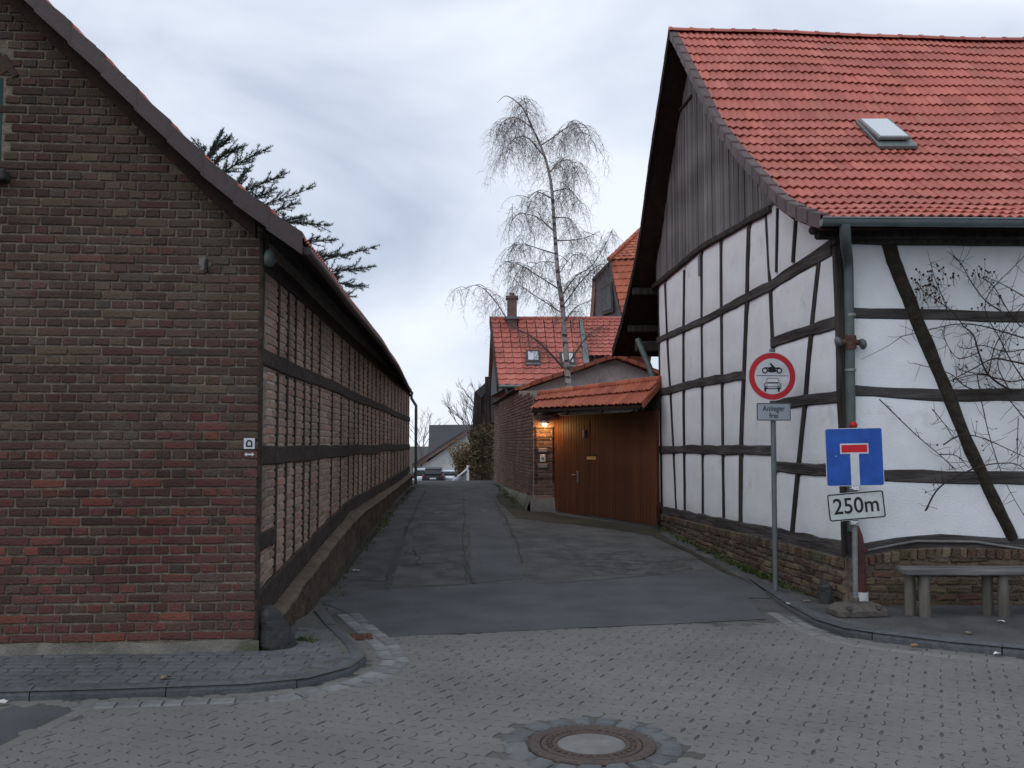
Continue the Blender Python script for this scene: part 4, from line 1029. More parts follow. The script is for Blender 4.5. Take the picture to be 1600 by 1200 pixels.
mb = MB(); mb.tube([dp(1335, 822, .085), dp(1341, 838, .09), dp(1344, 856, .09), dp(1347, 930, .09)], [.044, .046, .046, .046], 14); mb.tube([dp(1347, 856, .09), dp(1347, 861, .09)], .056, 14); build(mb, 'cast_foot', 'cast_red', dn)
mb = MB(); mb.tube([dp(1348, 925, .09), dp(1348, 946, .09)], [.056, .062], 14); build(mb, 'foot_collar', 'white_plastic', dn)
mb = MB(); c = dp(1329, 535, .09); mb.tube([c - UP * .07, c + UP * .07], .06, 12); mb.tube([c - V((.13, 0, 0)), c + V((.12, 0, 0))], [.035, .03], 10); build(mb, 'pipe_valve', 'rust', dn)
for s in (-1, 1):
    mb = MB(); mb.lathe([(.012, -.03), (.055, -.02), (.06, .0), (.04, .025), (.012, .03)], Matrix.Translation(c + V((s * .13 - .01, -.03, -.01 - .01 * s))) @ Matrix.Rotation(R(80), 4, 'Y'), 14); build(mb, 'valve_cap', 'zinc_green', dn)
for yy in (492, 578): mb = MB(); mb.tube([dp(1329, yy - 2, .08), dp(1329, yy + 2, .08)], .058, 14); build(mb, 'pipe_clip', 'galvanised', dn)
# roof window
def rp_(x, y, up=0.0):
    d = ray(x, y); t = 8.0
    while t < 20:
        p = CAM + d * (t / d.y)
        if p.y < RY and p.z <= hroof(p.x, p.y) + up: return p
        t += .01
    return p
a, b, c_, d_ = rp_(1340, 196), rp_(1396, 196), rp_(1432, 232), rp_(1368, 232)
xv = V((1, 0, 0)); yv = (lerp(a, b, .5) - lerp(c_, d_, .5)); wv, lv = (c_ - d_).length, 0; yv.x = 0; ln = yv.length; yv.normalize(); zv = xv.cross(yv)
cen = (a + b + c_ + d_) / 4
mb = MB(); Mw = frame(xv, yv, zv, cen + zv * .03); mb.cbox(Mw, .50, ln + .1, .06, .012); sw = build(mb, 'roof_window', 'zinc', house)
mb = MB(); Mp = Mw @ Matrix.Rotation(R(-2.5), 4, 'X') @ Matrix.Translation(V((-.02, .06, .055))); mb.cbox(Mp, .42, ln - .06, .05, .01); build(mb, 'sash', 'galvanised', sw)
mb = MB(); mb.cbox(Mp @ Matrix.Translation(V((0, 0, .024))), .36, ln - .12, .012, .003); build(mb, 'pane', 'glass_pale', sw)

# ------------------------------------------------------------------ signs on poles
def text_mesh(body, size):
    cu = bpy.data.curves.new('lettering', 'FONT'); cu.body = body; cu.size = size; cu.align_x = 'CENTER'; cu.align_y = 'CENTER'; cu.extrude = .0; cu.resolution_u = 4; cu.offset = size * .012
    o = bpy.data.objects.new('lettering', cu); dg = bpy.context.evaluated_depsgraph_get(); col.objects.link(o); dg.update()
    me = bpy.data.meshes.new_from_object(o.evaluated_get(bpy.context.evaluated_depsgraph_get())); bpy.data.objects.remove(o); bpy.data.curves.remove(cu); return me
def lettering(body, size, M, parent, material='sign_black', sx=1.0):
    me = text_mesh(body, size); me.materials.clear(); me.materials.append(MATS[material]); return link('lettering', me, M @ Matrix.Diagonal((sx, 1, 1, 1)), parent)
def rrect(w, h_, r, n=5):
    o = []
    for cx, cy, a0 in ((w / 2 - r, h_ / 2 - r, 0), (-w / 2 + r, h_ / 2 - r, 90), (-w / 2 + r, -h_ / 2 + r, 180), (w / 2 - r, -h_ / 2 + r, 270)):
        for i in range(n + 1): a = R(a0 + 90 * i / n); o.append((cx + r * math.cos(a), cy + r * math.sin(a)))
    return o
def flat(mb, poly, M, z): mb.add([M @ V((x, y, z)) for x, y in poly], [tuple(range(len(poly)))])
def ringpoly(mb, o, i, M, z):
    n = len(o); mb.add([M @ V((x, y, z)) for x, y in o + i], [(k, (k + 1) % n, n + (k + 1) % n, n + k) for k in range(n)])
def circ(r, n=48, cx=0, cy=0): return [(cx + r * math.cos(2 * math.pi * k / n), cy + r * math.sin(2 * math.pi * k / n)) for k in range(n)]
def plate_frame(p, yaw=0, roll=0): # sign local: x right, y up, z towards the viewer
    return Matrix.Translation(p) @ Matrix.Rotation(yaw, 4, 'Z') @ Matrix.Rotation(R(90), 4, 'X') @ Matrix.Rotation(roll, 4, 'Z')
Y1 = G(1212, 923, .08).y; base = G(1212, 923, .08)
sg = thing('road_sign', base, 'round red-rimmed no motor vehicles sign with small grey plate on a slim pole', 'road sign', 'road signs at the lane mouth')
mb = MB(); tp = P(1206, 545, Y1); mb.tube([base - UP * .02, tp], .029, 12); build(mb, 'pole', 'pole_grey', sg)
rad = .5 * (P(1244, 588, Y1).x - P(1168, 588, Y1).x); M = plate_frame(P(1206.5, 588, Y1 - .05), R(3))
mb = MB(); mb.prism([M @ V((x, y, -.006)) for x, y in circ(rad)], M.to_3x3() @ V((0, 0, .006))); dsc = build(mb, 'sign_disc', 'sign_white', sg)
mb = MB(); ringpoly(mb, circ(rad * .965), circ(rad * .735), M, .0015); build(mb, 'red_ring', 'sign_red', dsc)
mb = MB(); k = rad; flat(mb, [(-.66 * k, -.012 * k + .03 * k), (.66 * k, -.012 * k + .02 * k), (.66 * k, .012 * k + .02 * k), (-.66 * k, .012 * k + .03 * k)], M, .002); build(mb, 'divider_line', 'sign_black', dsc)
mb = MB()
for cx in (-.30, .30): ringpoly(mb, circ(.125 * k, 24, cx * k, .235 * k), circ(.075 * k, 24, cx * k, .235 * k), M, .002)
for poly in ([(-.2, .2), (-.13, .33), (.12, .33), (.2, .2), (.05, .16), (-.08, .16)], [(-.18, .30), (-.2, .36), (-.02, .4), (.14, .36), (.12, .3)], [(-.1, .52), (-.04, .55), (.1, .40), (.16, .34), (.06, .34), (-.02, .40)], [(.12, .36), (.3, .37), (.36, .32), (.3, .3), (.14, .3)], [(-.36, .36), (-.2, .38), (-.14, .33), (-.3, .31)]):
    q = [(x * k, y * k) for x, y in poly]
    if sum(a[0] * b[1] - b[0] * a[1] for a, b in zip(q, q[1:] + q[:1])) < 0: q.reverse()
    flat(mb, q, M, .003)
build(mb, 'motorcycle_symbol', 'sign_black', dsc)
mb = MB()
def bar(x0, y0, x1, y1, w):
    d = V((x1 - x0, y1 - y0)).normalized() * w / 2; q = [(x0 - d.y, y0 + d.x), (x0 + d.y, y0 - d.x), (x1 + d.y, y1 - d.x), (x1 - d.y, y1 + d.x)]
    if sum(a[0] * b[1] - b[0] * a[1] for a, b in zip(q, q[1:] + q[:1])) < 0: q.reverse()
    flat(mb, [(x * k, y * k) for x, y in q], M, .002 + .0002 * len(mb.f))
bar(-.2, -.08, .24, -.08, .02); bar(-.2, -.08, -.28, -.28, .02); bar(.24, -.08, .3, -.28, .02); bar(-.22, -.265, .25, -.265, .05); bar(-.32, -.42, .33, -.42, .02)
bar(-.26, -.5, .28, -.5, .035); bar(-.34, -.28, -.34, -.45, .02); bar(.36, -.28, .36, -.45, .02); bar(-.3, -.46, -.3, -.63, .08); bar(.26, -.46, .26, -.63, .08); bar(-.34, -.48, -.2, -.48, .06); bar(.2, -.48, .36, -.48, .06)
ringpoly(mb, circ(.06 * k, 16, -.27 * k, -.34 * k), circ(.045 * k, 16, -.27 * k, -.34 * k), M, .0055); ringpoly(mb, circ(.06 * k, 16, .27 * k, -.34 * k), circ(.045 * k, 16, .27 * k, -.34 * k), M, .0056)
build(mb, 'car_symbol', 'sign_black', dsc)
pw = P(1236, 644, Y1).x - P(1182, 644, Y1).x; ph = P(1209, 630, Y1).z - P(1209, 657.5, Y1).z; M = plate_frame(P(1209, 643.5, Y1 - .05), R(3))
mb = MB(); mb.prism([M @ V((x, y, -.005)) for x, y in rrect(pw, ph, .015)], M.to_3x3() @ V((0, 0, .005))); pl = build(mb, 'supplementary_plate', 'sign_grey', sg)
mb = MB(); ringpoly(mb, rrect(pw - .006, ph - .006, .014), rrect(pw - .022, ph - .022, .008), M, .0012); build(mb, 'plate_border', 'sign_black', pl)
lettering('Anlieger', .088, M @ Matrix.Translation(V((0, .036, .0016))), pl, sx=.86); lettering('frei', .088, M @ Matrix.Translation(V((0, -.046, .0016))), pl, sx=.9)
mb = MB(); mb.cbox(Matrix.Translation(P(1207, 549, Y1)), .05, .06, .03, .004); mb.cbox(Matrix.Translation(P(1208, 628, Y1)), .07, .06, .02, .004); build(mb, 'pole_clamp', 'zinc_green', sg)

base = G(1337, 958, .09); Y2 = base.y
sg = thing('road_sign', base, 'square blue dead-end sign with 250m plate on a movable foot', 'road sign', 'road signs at the lane mouth')
mb = MB(); mb.tube([base, P(1333, 661, Y2)], .027, 12); build(mb, 'pole', 'galvanised', sg)
cW = P(1379, 714, Y2).x - P(1291.5, 714, Y2).x; cH = P(1335, 669, Y2).z - P(1335, 759, Y2).z; M = plate_frame(P(1335, 714, Y2 - .05), R(-4), R(1.2))
mb = MB(); mb.prism([M @ V((x, y, -.006)) for x, y in rrect(cW, cH, .02)], M.to_3x3() @ V((0, 0, .006))); bp = build(mb, 'sign_board', 'sign_white', sg)
mb = MB(); flat(mb, rrect(cW - .012, cH - .012, .016), M, .0015); build(mb, 'blue_field', 'sign_blue', bp)
mb = MB(); flat(mb, [(-.072 * cW, -.492 * cH), (.078 * cW, -.492 * cH), (.078 * cW, .13 * cH), (-.072 * cW, .13 * cH)], M, .0028); flat(mb, [(-.245 * cW, .055 * cH), (.25 * cW, .055 * cH), (.25 * cW, .235 * cH), (-.245 * cW, .235 * cH)], M, .0030); build(mb, 'white_bar', 'sign_white', bp)
mb = MB(); flat(mb, [(-.22 * cW, .08 * cH), (.225 * cW, .08 * cH), (.225 * cW, .21 * cH), (-.22 * cW, .21 * cH)], M, .0042); build(mb, 'red_bar', 'sign_red_bright', bp)
mb = MB(); flat(mb, circ(.007, 10, -.32 * cW, .02 * cH), M, .003); build(mb, 'rivet', 'sign_grey', bp)
pw = P(1380, 790, Y2).x - P(1295, 790, Y2).x + .012; ph = .27; M = plate_frame(P(1338, 790.5, Y2 - .06), R(-4), R(5.2))
mb = MB(); mb.prism([M @ V((x, y, -.005)) for x, y in rrect(pw, ph, .025)], M.to_3x3() @ V((0, 0, .005))); pl = build(mb, 'distance_plate', 'sign_pale', sg)
mb = MB(); ringpoly(mb, rrect(pw - .008, ph - .008, .022), rrect(pw - .032, ph - .032, .012), M, .0012); build(mb, 'plate_border', 'sign_black', pl)
lettering('250m', .215, M @ Matrix.Translation(V((.0, .0, .0018))), pl, sx=.92)
for (x, y) in ((1335, 763), (1335, 817)):
    mb = MB(); mb.cbox(Matrix.Translation(P(x, y, Y2 - .03)), .085, .07, .05, .012)
    for p in mb.v: p += V((random.uniform(-.008, .008),) * 3)
    build(mb, 'foil_wrap', 'foil', sg)
mb = MB(); mb.lathe([(.01, -.03), (.035, -.02), (.042, .0), (.03, .022), (.012, .03)], Matrix.Translation(P(1333, 664, Y2)), 10, False)
for p in mb.v: p += V((random.uniform(-.008, .008), random.uniform(-.008, .008), random.uniform(-.006, .006)))
build(mb, 'red_cloth', 'red_cloth', sg)
mb = MB(); ft = V((base.x + .01, base.y - .01, .083)); a = R(8)
outl = [(-.26, -.13), (-.22, -.16), (.22, -.16), (.26, -.13), (.26, .13), (.22, .16), (-.22, .16), (-.26, .13)]
lo = [rotz(a, ft) @ V((x, y, 0)) for x, y in outl]; mi = [rotz(a, ft) @ V((x, y, .05)) for x, y in outl]; hi = [rotz(a, ft) @ V((x * .72, y * .62, .105)) for x, y in outl]
vs = lo + mi + hi; mb.add(vs, [(i, (i + 1) % 8, 8 + (i + 1) % 8, 8 + i) for i in range(8)] + [(8 + i, 8 + (i + 1) % 8, 16 + (i + 1) % 8, 16 + i) for i in range(8)] + [tuple(range(16, 24))])
for x in (-.15, .15): mb.cbox(rotz(a, ft) @ Matrix.Translation(V((x, -.10, .085))), .045, .14, .05, .012)
mb.tube([V((base.x, base.y, .15)), V((base.x, base.y, .24))], [.045, .036], 10); build(mb, 'sign_foot', 'rubber_foot', sg)

# ------------------------------------------------------------------ bench, corner stump
b0 = G(1445, 963, .08)
bn = thing('bench', b0, 'weathered grey plank bench on log legs against the house plinth', 'bench')
yF = b0.y; zs = P(1445, 893, yF).z; yB = 9.6; xl = 3.78
for k, (ya, yb) in enumerate(((yF - .10, (yF + yB) / 2 - .008), ((yF + yB) / 2 + .006, yB))):
    mb = MB(); mb.cbox(Matrix.Translation(V((xl + 1.05 + .02 * k, (ya + yb) / 2, zs + .005 * k))), 2.1, yb - ya, .05, .008); build(mb, 'seat_plank', 'bench_wood', bn)
for x, yy in ((1445, yF), (1568, yF)):
    p = P(x, 930, yy); mb = MB(); mb.tube([V((p.x, yy, .07)), V((p.x - .005, yy, zs - .02))], [.054, .05], 12); build(mb, 'leg', 'bench_log', bn)
for x in (1422, 1543):
    yy = yB - .1; p = P(x, 925, yy); mb = MB(); mb.tube([V((p.x, yy, .07)), V((p.x, yy, zs - .02))], [.054, .05], 12); build(mb, 'leg', 'bench_log', bn)
for x in (1434, 1556):
    p = P(x, 905, 9.6); mb = MB(); mb.cbox(Matrix.Translation(V((p.x, (yF + yB) / 2, zs - .05))), .09, yB - yF + .06, .05, .008); build(mb, 'crossbar', 'bench_log', bn)
p = G(1297, 945, .08); mb = MB(); mb.lathe([(.085, -.02), (.085, .12), (.075, .17), (.05, .19)], Matrix.Translation(V((p.x, p.y + .15, .08))), 10, False)
for q in mb.v: q += V((random.uniform(-.01, .01), random.uniform(-.01, .01), random.uniform(-.006, .006)))
build(mb, 'corner_stump', 'stone_dark', label='small dark stump at the foot of the white house corner', cat='stump')

# ================================================================== GATE WITH TILED CANOPY
GR = P(1028, 820, 17.55); GL = P(867, 805, 20.5); GR.z = GL.z = 0
WT = Wall(GL, GR - GL, V(((GR - GL).y, -(GR - GL).x, 0))); glen = (GR - GL).length
gate = thing('wooden_gate', GL, 'reddish-brown plank gate under a small tiled canopy beside the white house', 'gate')
gz = 2.34
for k in range(36):
    u0 = glen * k / 36; u1 = glen * (k + 1) / 36; p = WT.pt((u0 + u1) / 2, 0); zb = zg(p.x, p.y) + .03 + (.02 if k > 12 else 0)
    mb = MB(); M = wall_matrix(WT, (u0 + u1) / 2, (zb + gz) / 2, .01 + random.uniform(-.002, .002)); mb.cbox(M, u1 - u0 - .006, .025, gz - zb, .006); build(mb, 'plank', 'gate_wood', gate)
mb = MB(); mb.cbox(wall_matrix(WT, glen / 2, gz / 2 + .2, -.035), glen, .04, gz - .35, .005); build(mb, 'gate_frame', 'gate_wood', gate)
def tpx(x, y, n=0.02): u, z = WT.px(x, y, n); return u, z
u, z = tpx(925, 715); mb = MB(); mb.cbox(wall_matrix(WT, u, z, .035), .30, .02, .085, .006); lf = build(mb, 'letter_flap', 'brass', gate)
mb = MB(); mb.cbox(wall_matrix(WT, u, z + .052, .045), .33, .05, .02, .004); build(mb, 'flap_hood', 'iron_dark', lf)
u, z = tpx(913, 678); mb = MB(); mb.cbox(wall_matrix(WT, u, z, .035), .06, .03, .16, .006); build(mb, 'door_viewer', 'grey_metal', gate)
u, z = tpx(903, 745); mb = MB(); mb.cbox(wall_matrix(WT, u, z, .03), .05, .012, .24, .006); hd = build(mb, 'handle_plate', 'grey_metal', gate)
mb = MB(); a = WT.pt(u, z + .04, .035); mb.tube([a, a + WT.N * .05, a + WT.N * .055 - WT.U * .11], .011, 8); build(mb, 'handle', 'grey_metal', hd)
mb = MB(); mb.cbox(wall_matrix(WT, u + .42, 1.2, .026), .02, .01, 2.0, .003); build(mb, 'cover_strip', 'gate_wood', gate)
# canopy frame and tiles
cn = thing('gate_canopy', GL + V((0, 0, 2.4)), 'small tiled canopy roof above the wooden gate', 'canopy')
eL, eR = P(829, 640, 19.85), P(1003, 632, 17.05); rL, rR = P(844, 614, 20.55), P(1030, 591, 17.62)
ru = (eR - eL).normalized(); S = lambda s, t: lerp(lerp(eL, eR, s), lerp(rL, rR, s), t)
sl_len = (lerp(rL, rR, .5) - lerp(eL, eR, .5)).length; nc = 17; spots = []
for r in range(2):
    for k in range(nc):
        p, x2, q = S(k / nc, r / 2), S((k + 1) / nc, r / 2), S(k / nc, (r + 1) / 2); yv = (q - p).normalized(); xv = (x2 - p).normalized(); zv = xv.cross(yv).normalized(); yv2 = yv
        spots.append(frame(xv, yv2, zv, p + zv * random.uniform(0, .006)))
lay_tiles(cn, 'roof_tile_orange', spots, (eR - eL).length / nc, sl_len / 2 + .07, .014, 2, .035, .022, 300)
k = 0; nrt = 9
for k in range(nrt):
    a, b = lerp(rL, rR, k / nrt), lerp(rL, rR, (k + 1.12) / nrt); mb = MB(); mb.tube([a - UP * .02, lerp(a, b, .12) - UP * .02, lerp(a, b, .13) - UP * .02, b - UP * .025], [.085, .085, .075, .073], 10, sm=False); build(mb, 'ridge_tile', 'roof_tile_orange', cn)
back = V((WT.N.x, WT.N.y, 0)) * -.75
mb = MB(); mb.slab(lambda s, t: S(lerp(.01, .985, s), t) - UP * .03, 4, 2, V((0, 0, -.04))); build(mb, 'roof_slab', 'soffit', cn)
mb = MB(); mb.slab(lambda s, t: lerp(lerp(rL, rR, s), lerp(rL, rR, s) + back - UP * .42, t) - UP * .03, 4, 2, V((0, 0, -.05))); build(mb, 'roof_slab', 'roof_tile_orange', cn)
# tiled end against the house
mb = MB(); mb.hexa([eR + V((.0, 0, -.05)), rR + V((0, 0, -.16)), rR + V((.05, .03, -.16)), eR + V((.05, .03, -.05)), eR + V((0, 0, .03)), rR + V((0, 0, .0)), rR + V((.05, .03, .0)), eR + V((.05, .03, .03))]); build(mb, 'verge_tile', 'roof_tile_orange', cn)
for (n, z, w, hh) in ((.30, 2.40, .10, .12), (-.1, 2.42, .12, .14)):
    mb = MB(); mb.cbox(wall_matrix(WT, glen / 2, z, n), glen - .04, w, hh, .01); build(mb, 'canopy_beam', 'timber_dark', cn)
for s in (.04, .35, .66, .95):
    a, b = S(s, .02) - UP * .12, S(s, .98) - UP * .12; mb = MB(); mb.tube([a, b], .04, 4); build(mb, 'rafter', 'timber_dark', cn)
mb = MB(); mb.prism([WT.pt(-.1, gz, -.05), WT.pt(glen, gz, -.05), WT.pt(glen, 2.75, -.05), WT.pt(-.1, 2.7, -.05)], WT.N * -.04); build(mb, 'fascia', 'timber_dark', cn)
(u0, z0), (u1, z1) = WT.px(873, 649, .36), WT.px(988, 642, .36); tl = thing('tube_light', WT.pt(u0, z0, .36), 'long white tube light fixed below the gate canopy, switched off', 'tube light')
mb = MB(); mb.cbox(wall_matrix(WT, (u0 + u1) / 2, (z0 + z1) / 2 + .03, .36), u1 - u0, .05, .035, .006); build(mb, 'housing', 'white_plastic', tl)
mb = MB(); mb.tube([WT.pt(u0 + .06, z0 - .004, .365), WT.pt(u1 - .06, z1 - .004, .365)], .014, 10); build(mb, 'tube', 'enamel', tl)

# ================================================================== BRICK SHED AND YARD WALL
SA = P(833, 800, 20.5); SA.z = 0; SD = V((-.084, 1, 0)).normalized()
WS = Wall(SA, SD, V((SD.y, -SD.x, 0)))
if WS.N.x > 0: WS.N = -WS.N
shed = thing('brick_shed', SA, 'brick shed with grey gable and orange tiled verge behind the gate', 'shed')
slen = 12.6
def stop(u): return interp([(0, 2.86), (3.4, 3.0), (3.5, 3.02), (12.6, 3.05)], u)
mb = MB(); mb.prism([WS.pt(0, -.1, -.012), WS.pt(slen, -.1, -.012), WS.pt(slen, 3.05, -.012), WS.pt(3.45, 3.05, -.012), WS.pt(0, 2.86, -.012)], WS.N * -.24); build(mb, 'mortar_core', 'mortar_pale', shed)
big = MB()
for r in range(37):
    z = .22 + r * .077; u = .01 + (.125 if r % 2 else 0)
    if r % 2: brick_geo(big, wall_matrix(WS, .06, z, -.012), .112, .063, .02, .006, .004)
    while u < slen - .2:
        if z < stop(u) - .05: brick_geo(big, wall_matrix(WS, u + .125, z, -.012 + random.uniform(-.003, .003), random.gauss(0, .01)), .236, .063, .02, .006, .004)
        u += .25
# end face of the wall towards the street, beside the gate
WP = Wall(SA, GL - SA, V(((GL - SA).y, -(GL - SA).x, 0)))
if WP.N.y > 0: WP.N = -WP.N
plen = (GL - SA).length + .05
for r in range(36):
    z = .22 + r * .077; u = .005 - (.125 if r % 2 else 0)
    while u < plen - .02:
        a, b = max(.005, u), min(plen, u + .25)
        if b - a > .03 and z < 2.75 and r > 4: brick_geo(big, wall_matrix(WP, (a + b) / 2, z, .0 + random.uniform(-.003, .003)), b - a - .014, .063, .02, .006, .004)
        u += .25
build(big, 'brick_field', 'brick_yard', shed, kind='stuff')
mb = MB(); mb.prism([WP.pt(.0, -.1, .0), WP.pt(plen, -.1, .0), WP.pt(plen, 2.8, .0), WP.pt(0, 2.8, .0)], WP.N * -.25); build(mb, 'pier_core', 'mortar_pale', shed)
mb = MB()
def fn(s, t):
    u = lerp(-.03, slen, s); p = WS.pt(u, 0); zt = .62 - .02 * u + .03 * nz(u * 2); z = lerp(zg(p.x, p.y) - .1, zt, t); return WS.pt(u, z, .10 * (1 - t ** 3) + .02 + .03 * nz(u * 2, z * 4))
mb.grid(fn, 70, 6)
if (mb.v[1] - mb.v[0]).cross(mb.v[72] - mb.v[0]).dot(WS.N) < 0: mb.f = [tuple(reversed(q)) for q in mb.f]
def fn2(s, t):
    u = lerp(-.06, plen, s); z = lerp(.0, .60 + .03 * nz(u * 5), t); return WP.pt(u, z, .05 * (1 - t ** 4) + .022 + .01 * nz(u * 6, z * 5))
m2 = MB(); m2.grid(fn2, 10, 6)
if (m2.v[1] - m2.v[0]).cross(m2.v[12] - m2.v[0]).dot(WP.N) < 0: m2.f = [tuple(reversed(q)) for q in m2.f]
build(mb, 'plinth', 'concrete', shed); build(m2, 'pier_base', 'concrete_pale', shed)
# gable and roof
GY0 = 24.0; gx = WS.pt(3.5, 0).x
def sg_(x, y): p = P(x, y, GY0); return (p.x, p.z)
pk = sg_(962, 553); lft = sg_(812, 604); rgt = (pk[0] + (pk[0] - lft[0]), lft[1])
pro = [lft, sg_(850, 590), sg_(900, 574), sg_(935, 561), pk, sg_(1000, 567), sg_(1030, 580), (rgt[0], sg_(1030, 580)[1] - .45)]
mb = MB(); mb.prism([V((x, GY0 + .1, z - .14)) for x, z in pro] + [V((pro[-1][0], GY0 + .1, 0)), V((lft[0] + .1, GY0 + .1, 0))], V((0, .25, 0))); build(mb, 'gable_wall', 'plaster_grey', shed)
for k in range(18):       # verge tiles edge on
    t = k / 18; x0 = lerp(lft[0], pro[-1][0], t); x1 = lerp(lft[0], pro[-1][0], (k + 1.08) / 18); z0, z1 = interp(pro, x0), interp(pro, x1); mb = MB(); up = .012 if x0 < pk[0] else -.012
    mb.hexa([V((x0, GY0 - .16, z0 - .10)), V((x1, GY0 - .16, z1 - .10)), V((x1, GY0 + .14, z1 - .10)), V((x0, GY0 + .14, z0 - .10)), V((x0, GY0 - .16, z0 + up)), V((x1, GY0 - .16, z1 - up)), V((x1, GY0 + .14, z1 - up)), V((x0, GY0 + .14, z0 + up))]); build(mb, 'verge_tile', 'roof_tile_orange', shed)
mb = MB(); mb.slab(lambda s, t: V((lambda x: (x + (lerp(0, -.75, t)), lerp(GY0, 33.2, t), interp(pro, x) - .03))(lerp(lft[0] - .12, pro[-1][0], s))), 14, 4, V((0, 0, -.07))); build(mb, 'roof_slab', 'roof_tile_orange', shed)
mb = MB(); mb.tube([V((lft[0] - .14, GY0 - .1, lft[1] - .08)), V((lft[0] - .14 - .76, 33.2, lft[1] - .08))], .03, 8); build(mb, 'gutter', 'timber_dark', shed)

# lit lamp, bell panel, trellis on the pier
lp = P(849, 661, 20.3); lamp = thing('wall_lamp', WP.pt(.2, lp.z, .02), 'small lit wall lamp with flat white shade beside the gate', 'wall lamp')
c = WP.pt(.24, lp.z, .24); mb = MB(); mb.lathe([(.03, .05), (.045, .035), (.15, -.005), (.155, -.012), (.14, -.008), (.04, .02)], Matrix.Translation(c), 24); build(mb, 'lamp_shade', 'enamel', lamp)
mb = MB(); mb.lathe([(.012, .02), (.035, .0), (.045, -.03), (.035, -.06), (.012, -.075)], Matrix.Translation(c), 16); build(mb, 'bulb', 'bulb', lamp)
mb = MB(); mb.tube([WP.pt(.24, lp.z + .05, .02), WP.pt(.24, lp.z + .08, .15), c + UP * .06], .012, 8); build(mb, 'arm', 'iron_dark', lamp)
ld = bpy.data.lights.new('lamp_glow', 'POINT'); ld.energy = 9; ld.color = (1.0, .50, .16); ld.shadow_soft_size = .05
lo_ = bpy.data.objects.new('lamp_glow', ld); col.objects.link(lo_); lo_.parent = lamp; lo_.matrix_parent_inverse = WM[lamp.name].inverted(); lo_.location = c - UP * .10
u, z = WP.px(848, 716); bx = thing('bell_panel', WP.pt(u, z, .03), 'grey bell and letter panel below the lit lamp on the brick pier', 'bell panel')
for dz, hh, w, m_ in ((.17, .09, .2, 'grey_metal'), (0, .16, .12, 'white_plastic'), (-.16, .09, .2, 'grey_metal')):
    mb = MB(); mb.cbox(wall_matrix(WP, u, z + dz, .045), w, .05, hh, .008); pnl = build(mb, 'panel_box', m_, bx)
mb = MB(); mb.lathe([(.001, -.01), (.02, -.01), (.02, .008), (.001, .012)], Matrix.Translation(WP.pt(u, z, .075)) @ Matrix.Rotation(R(90), 4, 'X'), 12); build(mb, 'bell_button', 'iron_dark', bx)
tr = thing('trellis', WP.pt(.25, 1.4, .03), 'dark thin trellis on the brick pier beside the gate', 'trellis')
for uu in (.06, .42):
    mb = MB(); mb.tube([WP.pt(uu, .9, .04), WP.pt(uu, 2.1, .04)], .012, 6); build(mb, 'trellis_bar', 'iron_dark', tr)
for zz in (1.0, 1.35, 1.62, 1.85, 2.05):
    mb = MB(); mb.tube([WP.pt(.02, zz, .055), WP.pt(.46, zz + .02, .055)], .010, 6); build(mb, 'trellis_bar', 'iron_dark', tr)

# ================================================================== HOUSES BEHIND
def tile_plane(root, e0, e1, r0, r1, tw, th, material, limit=300, lift=.04, amp=.018, waves=1, n=5):
    nx_ = max(1, int((e1 - e0).length / tw)); ny_ = max(1, int((r0 - e0).length / th)); spots = []
    S = lambda s, t: lerp(lerp(e0, e1, s), lerp(r0, r1, s), t)
    for j in range(ny_):
        for i in range(nx_):
            p, x2, q = S(i / nx_, j / ny_), S((i + 1) / nx_, j / ny_), S(i / nx_, (j + 1) / ny_); yv = (q - p).normalized(); xv = (x2 - p).normalized(); zv = xv.cross(yv).normalized(); spots.append(frame(xv, yv, zv, p + zv * random.uniform(0, .01)))
    lay_tiles(root, material, spots, (e1 - e0).length / nx_, (r0 - e0).length / ny_ + .06, amp, waves, lift, .025, limit, n=n)
    mb = MB(); nn = (e1 - e0).cross(r0 - e0).normalized(); mb.slab(lambda s, t: S(s, t) - nn * .04, 2, 2, nn * -.1); build(mb, 'roof_slab', 'soffit', root)
e0, e1 = P(779, 602, 36), P(915, 602, 36); r0, r1 = P(767, 498, 39.6), P(905, 497, 39.6); e1.z = e0.z; r1.z = r0.z
ha = thing('red_roof_house', V((1, 37, .3)), 'house with plain red tiled roof, brick chimney and two small roof windows', 'house', 'houses behind the lane')
tile_plane(ha, e0, e1, r0, r1, .30, .345, 'roof_tile', 300)
k = (r1 - r0).length; n_ = 11
for i in range(n_ + 8):
    a = lerp(r0, r1, i / n_); b = lerp(r0, r1, (i + 1.1) / n_); mb = MB(); mb.tube([a, b], [.10, .09], 8); build(mb, 'ridge_tile', 'roof_tile', ha)
f0, f1 = P(906, 556, 37.6), P(985, 556, 37.6); q0, q1 = lerp(r0, r1, 1.02), lerp(r0, r1, 1.6); f1.z = f0.z
tile_plane(ha, f0, f1, q0, q1, .21, .25, 'roof_tile', 0)
mb = MB(); nn = (e1 - e0).cross(r0 - e0).normalized(); mb.slab(lambda s, t: lerp(lerp(e1, e1 + V((.28, 0, 0)), s), lerp(r1 + V((.0, 0, 0)), r1 + V((.12, 0, 0)), s), t) + nn * .05, 1, 4, nn * -.12); build(mb, 'metal_flashing', 'zinc', ha)
mb = MB(); wl = [V((e0.x + .25, 36.3, -.2)), V((5.5, 36.3, -.2)), V((5.5, 36.3, e0.z)), V((e0.x + .25, 36.3, e0.z))]; mb.prism(wl, V((0, 6.4, 0))); build(mb, 'wall', 'brick_far', ha)
mb = MB(); gw = [V((e0.x + .22, 36.3, e0.z - .1)), V((r0.x + .22, 39.6, r0.z - .2)), V((r0.x - .1, 42.7, e0.z - .1))]; mb.prism(gw, V((.25, 0, 0))); build(mb, 'gable_wall', 'slate_wall', ha)
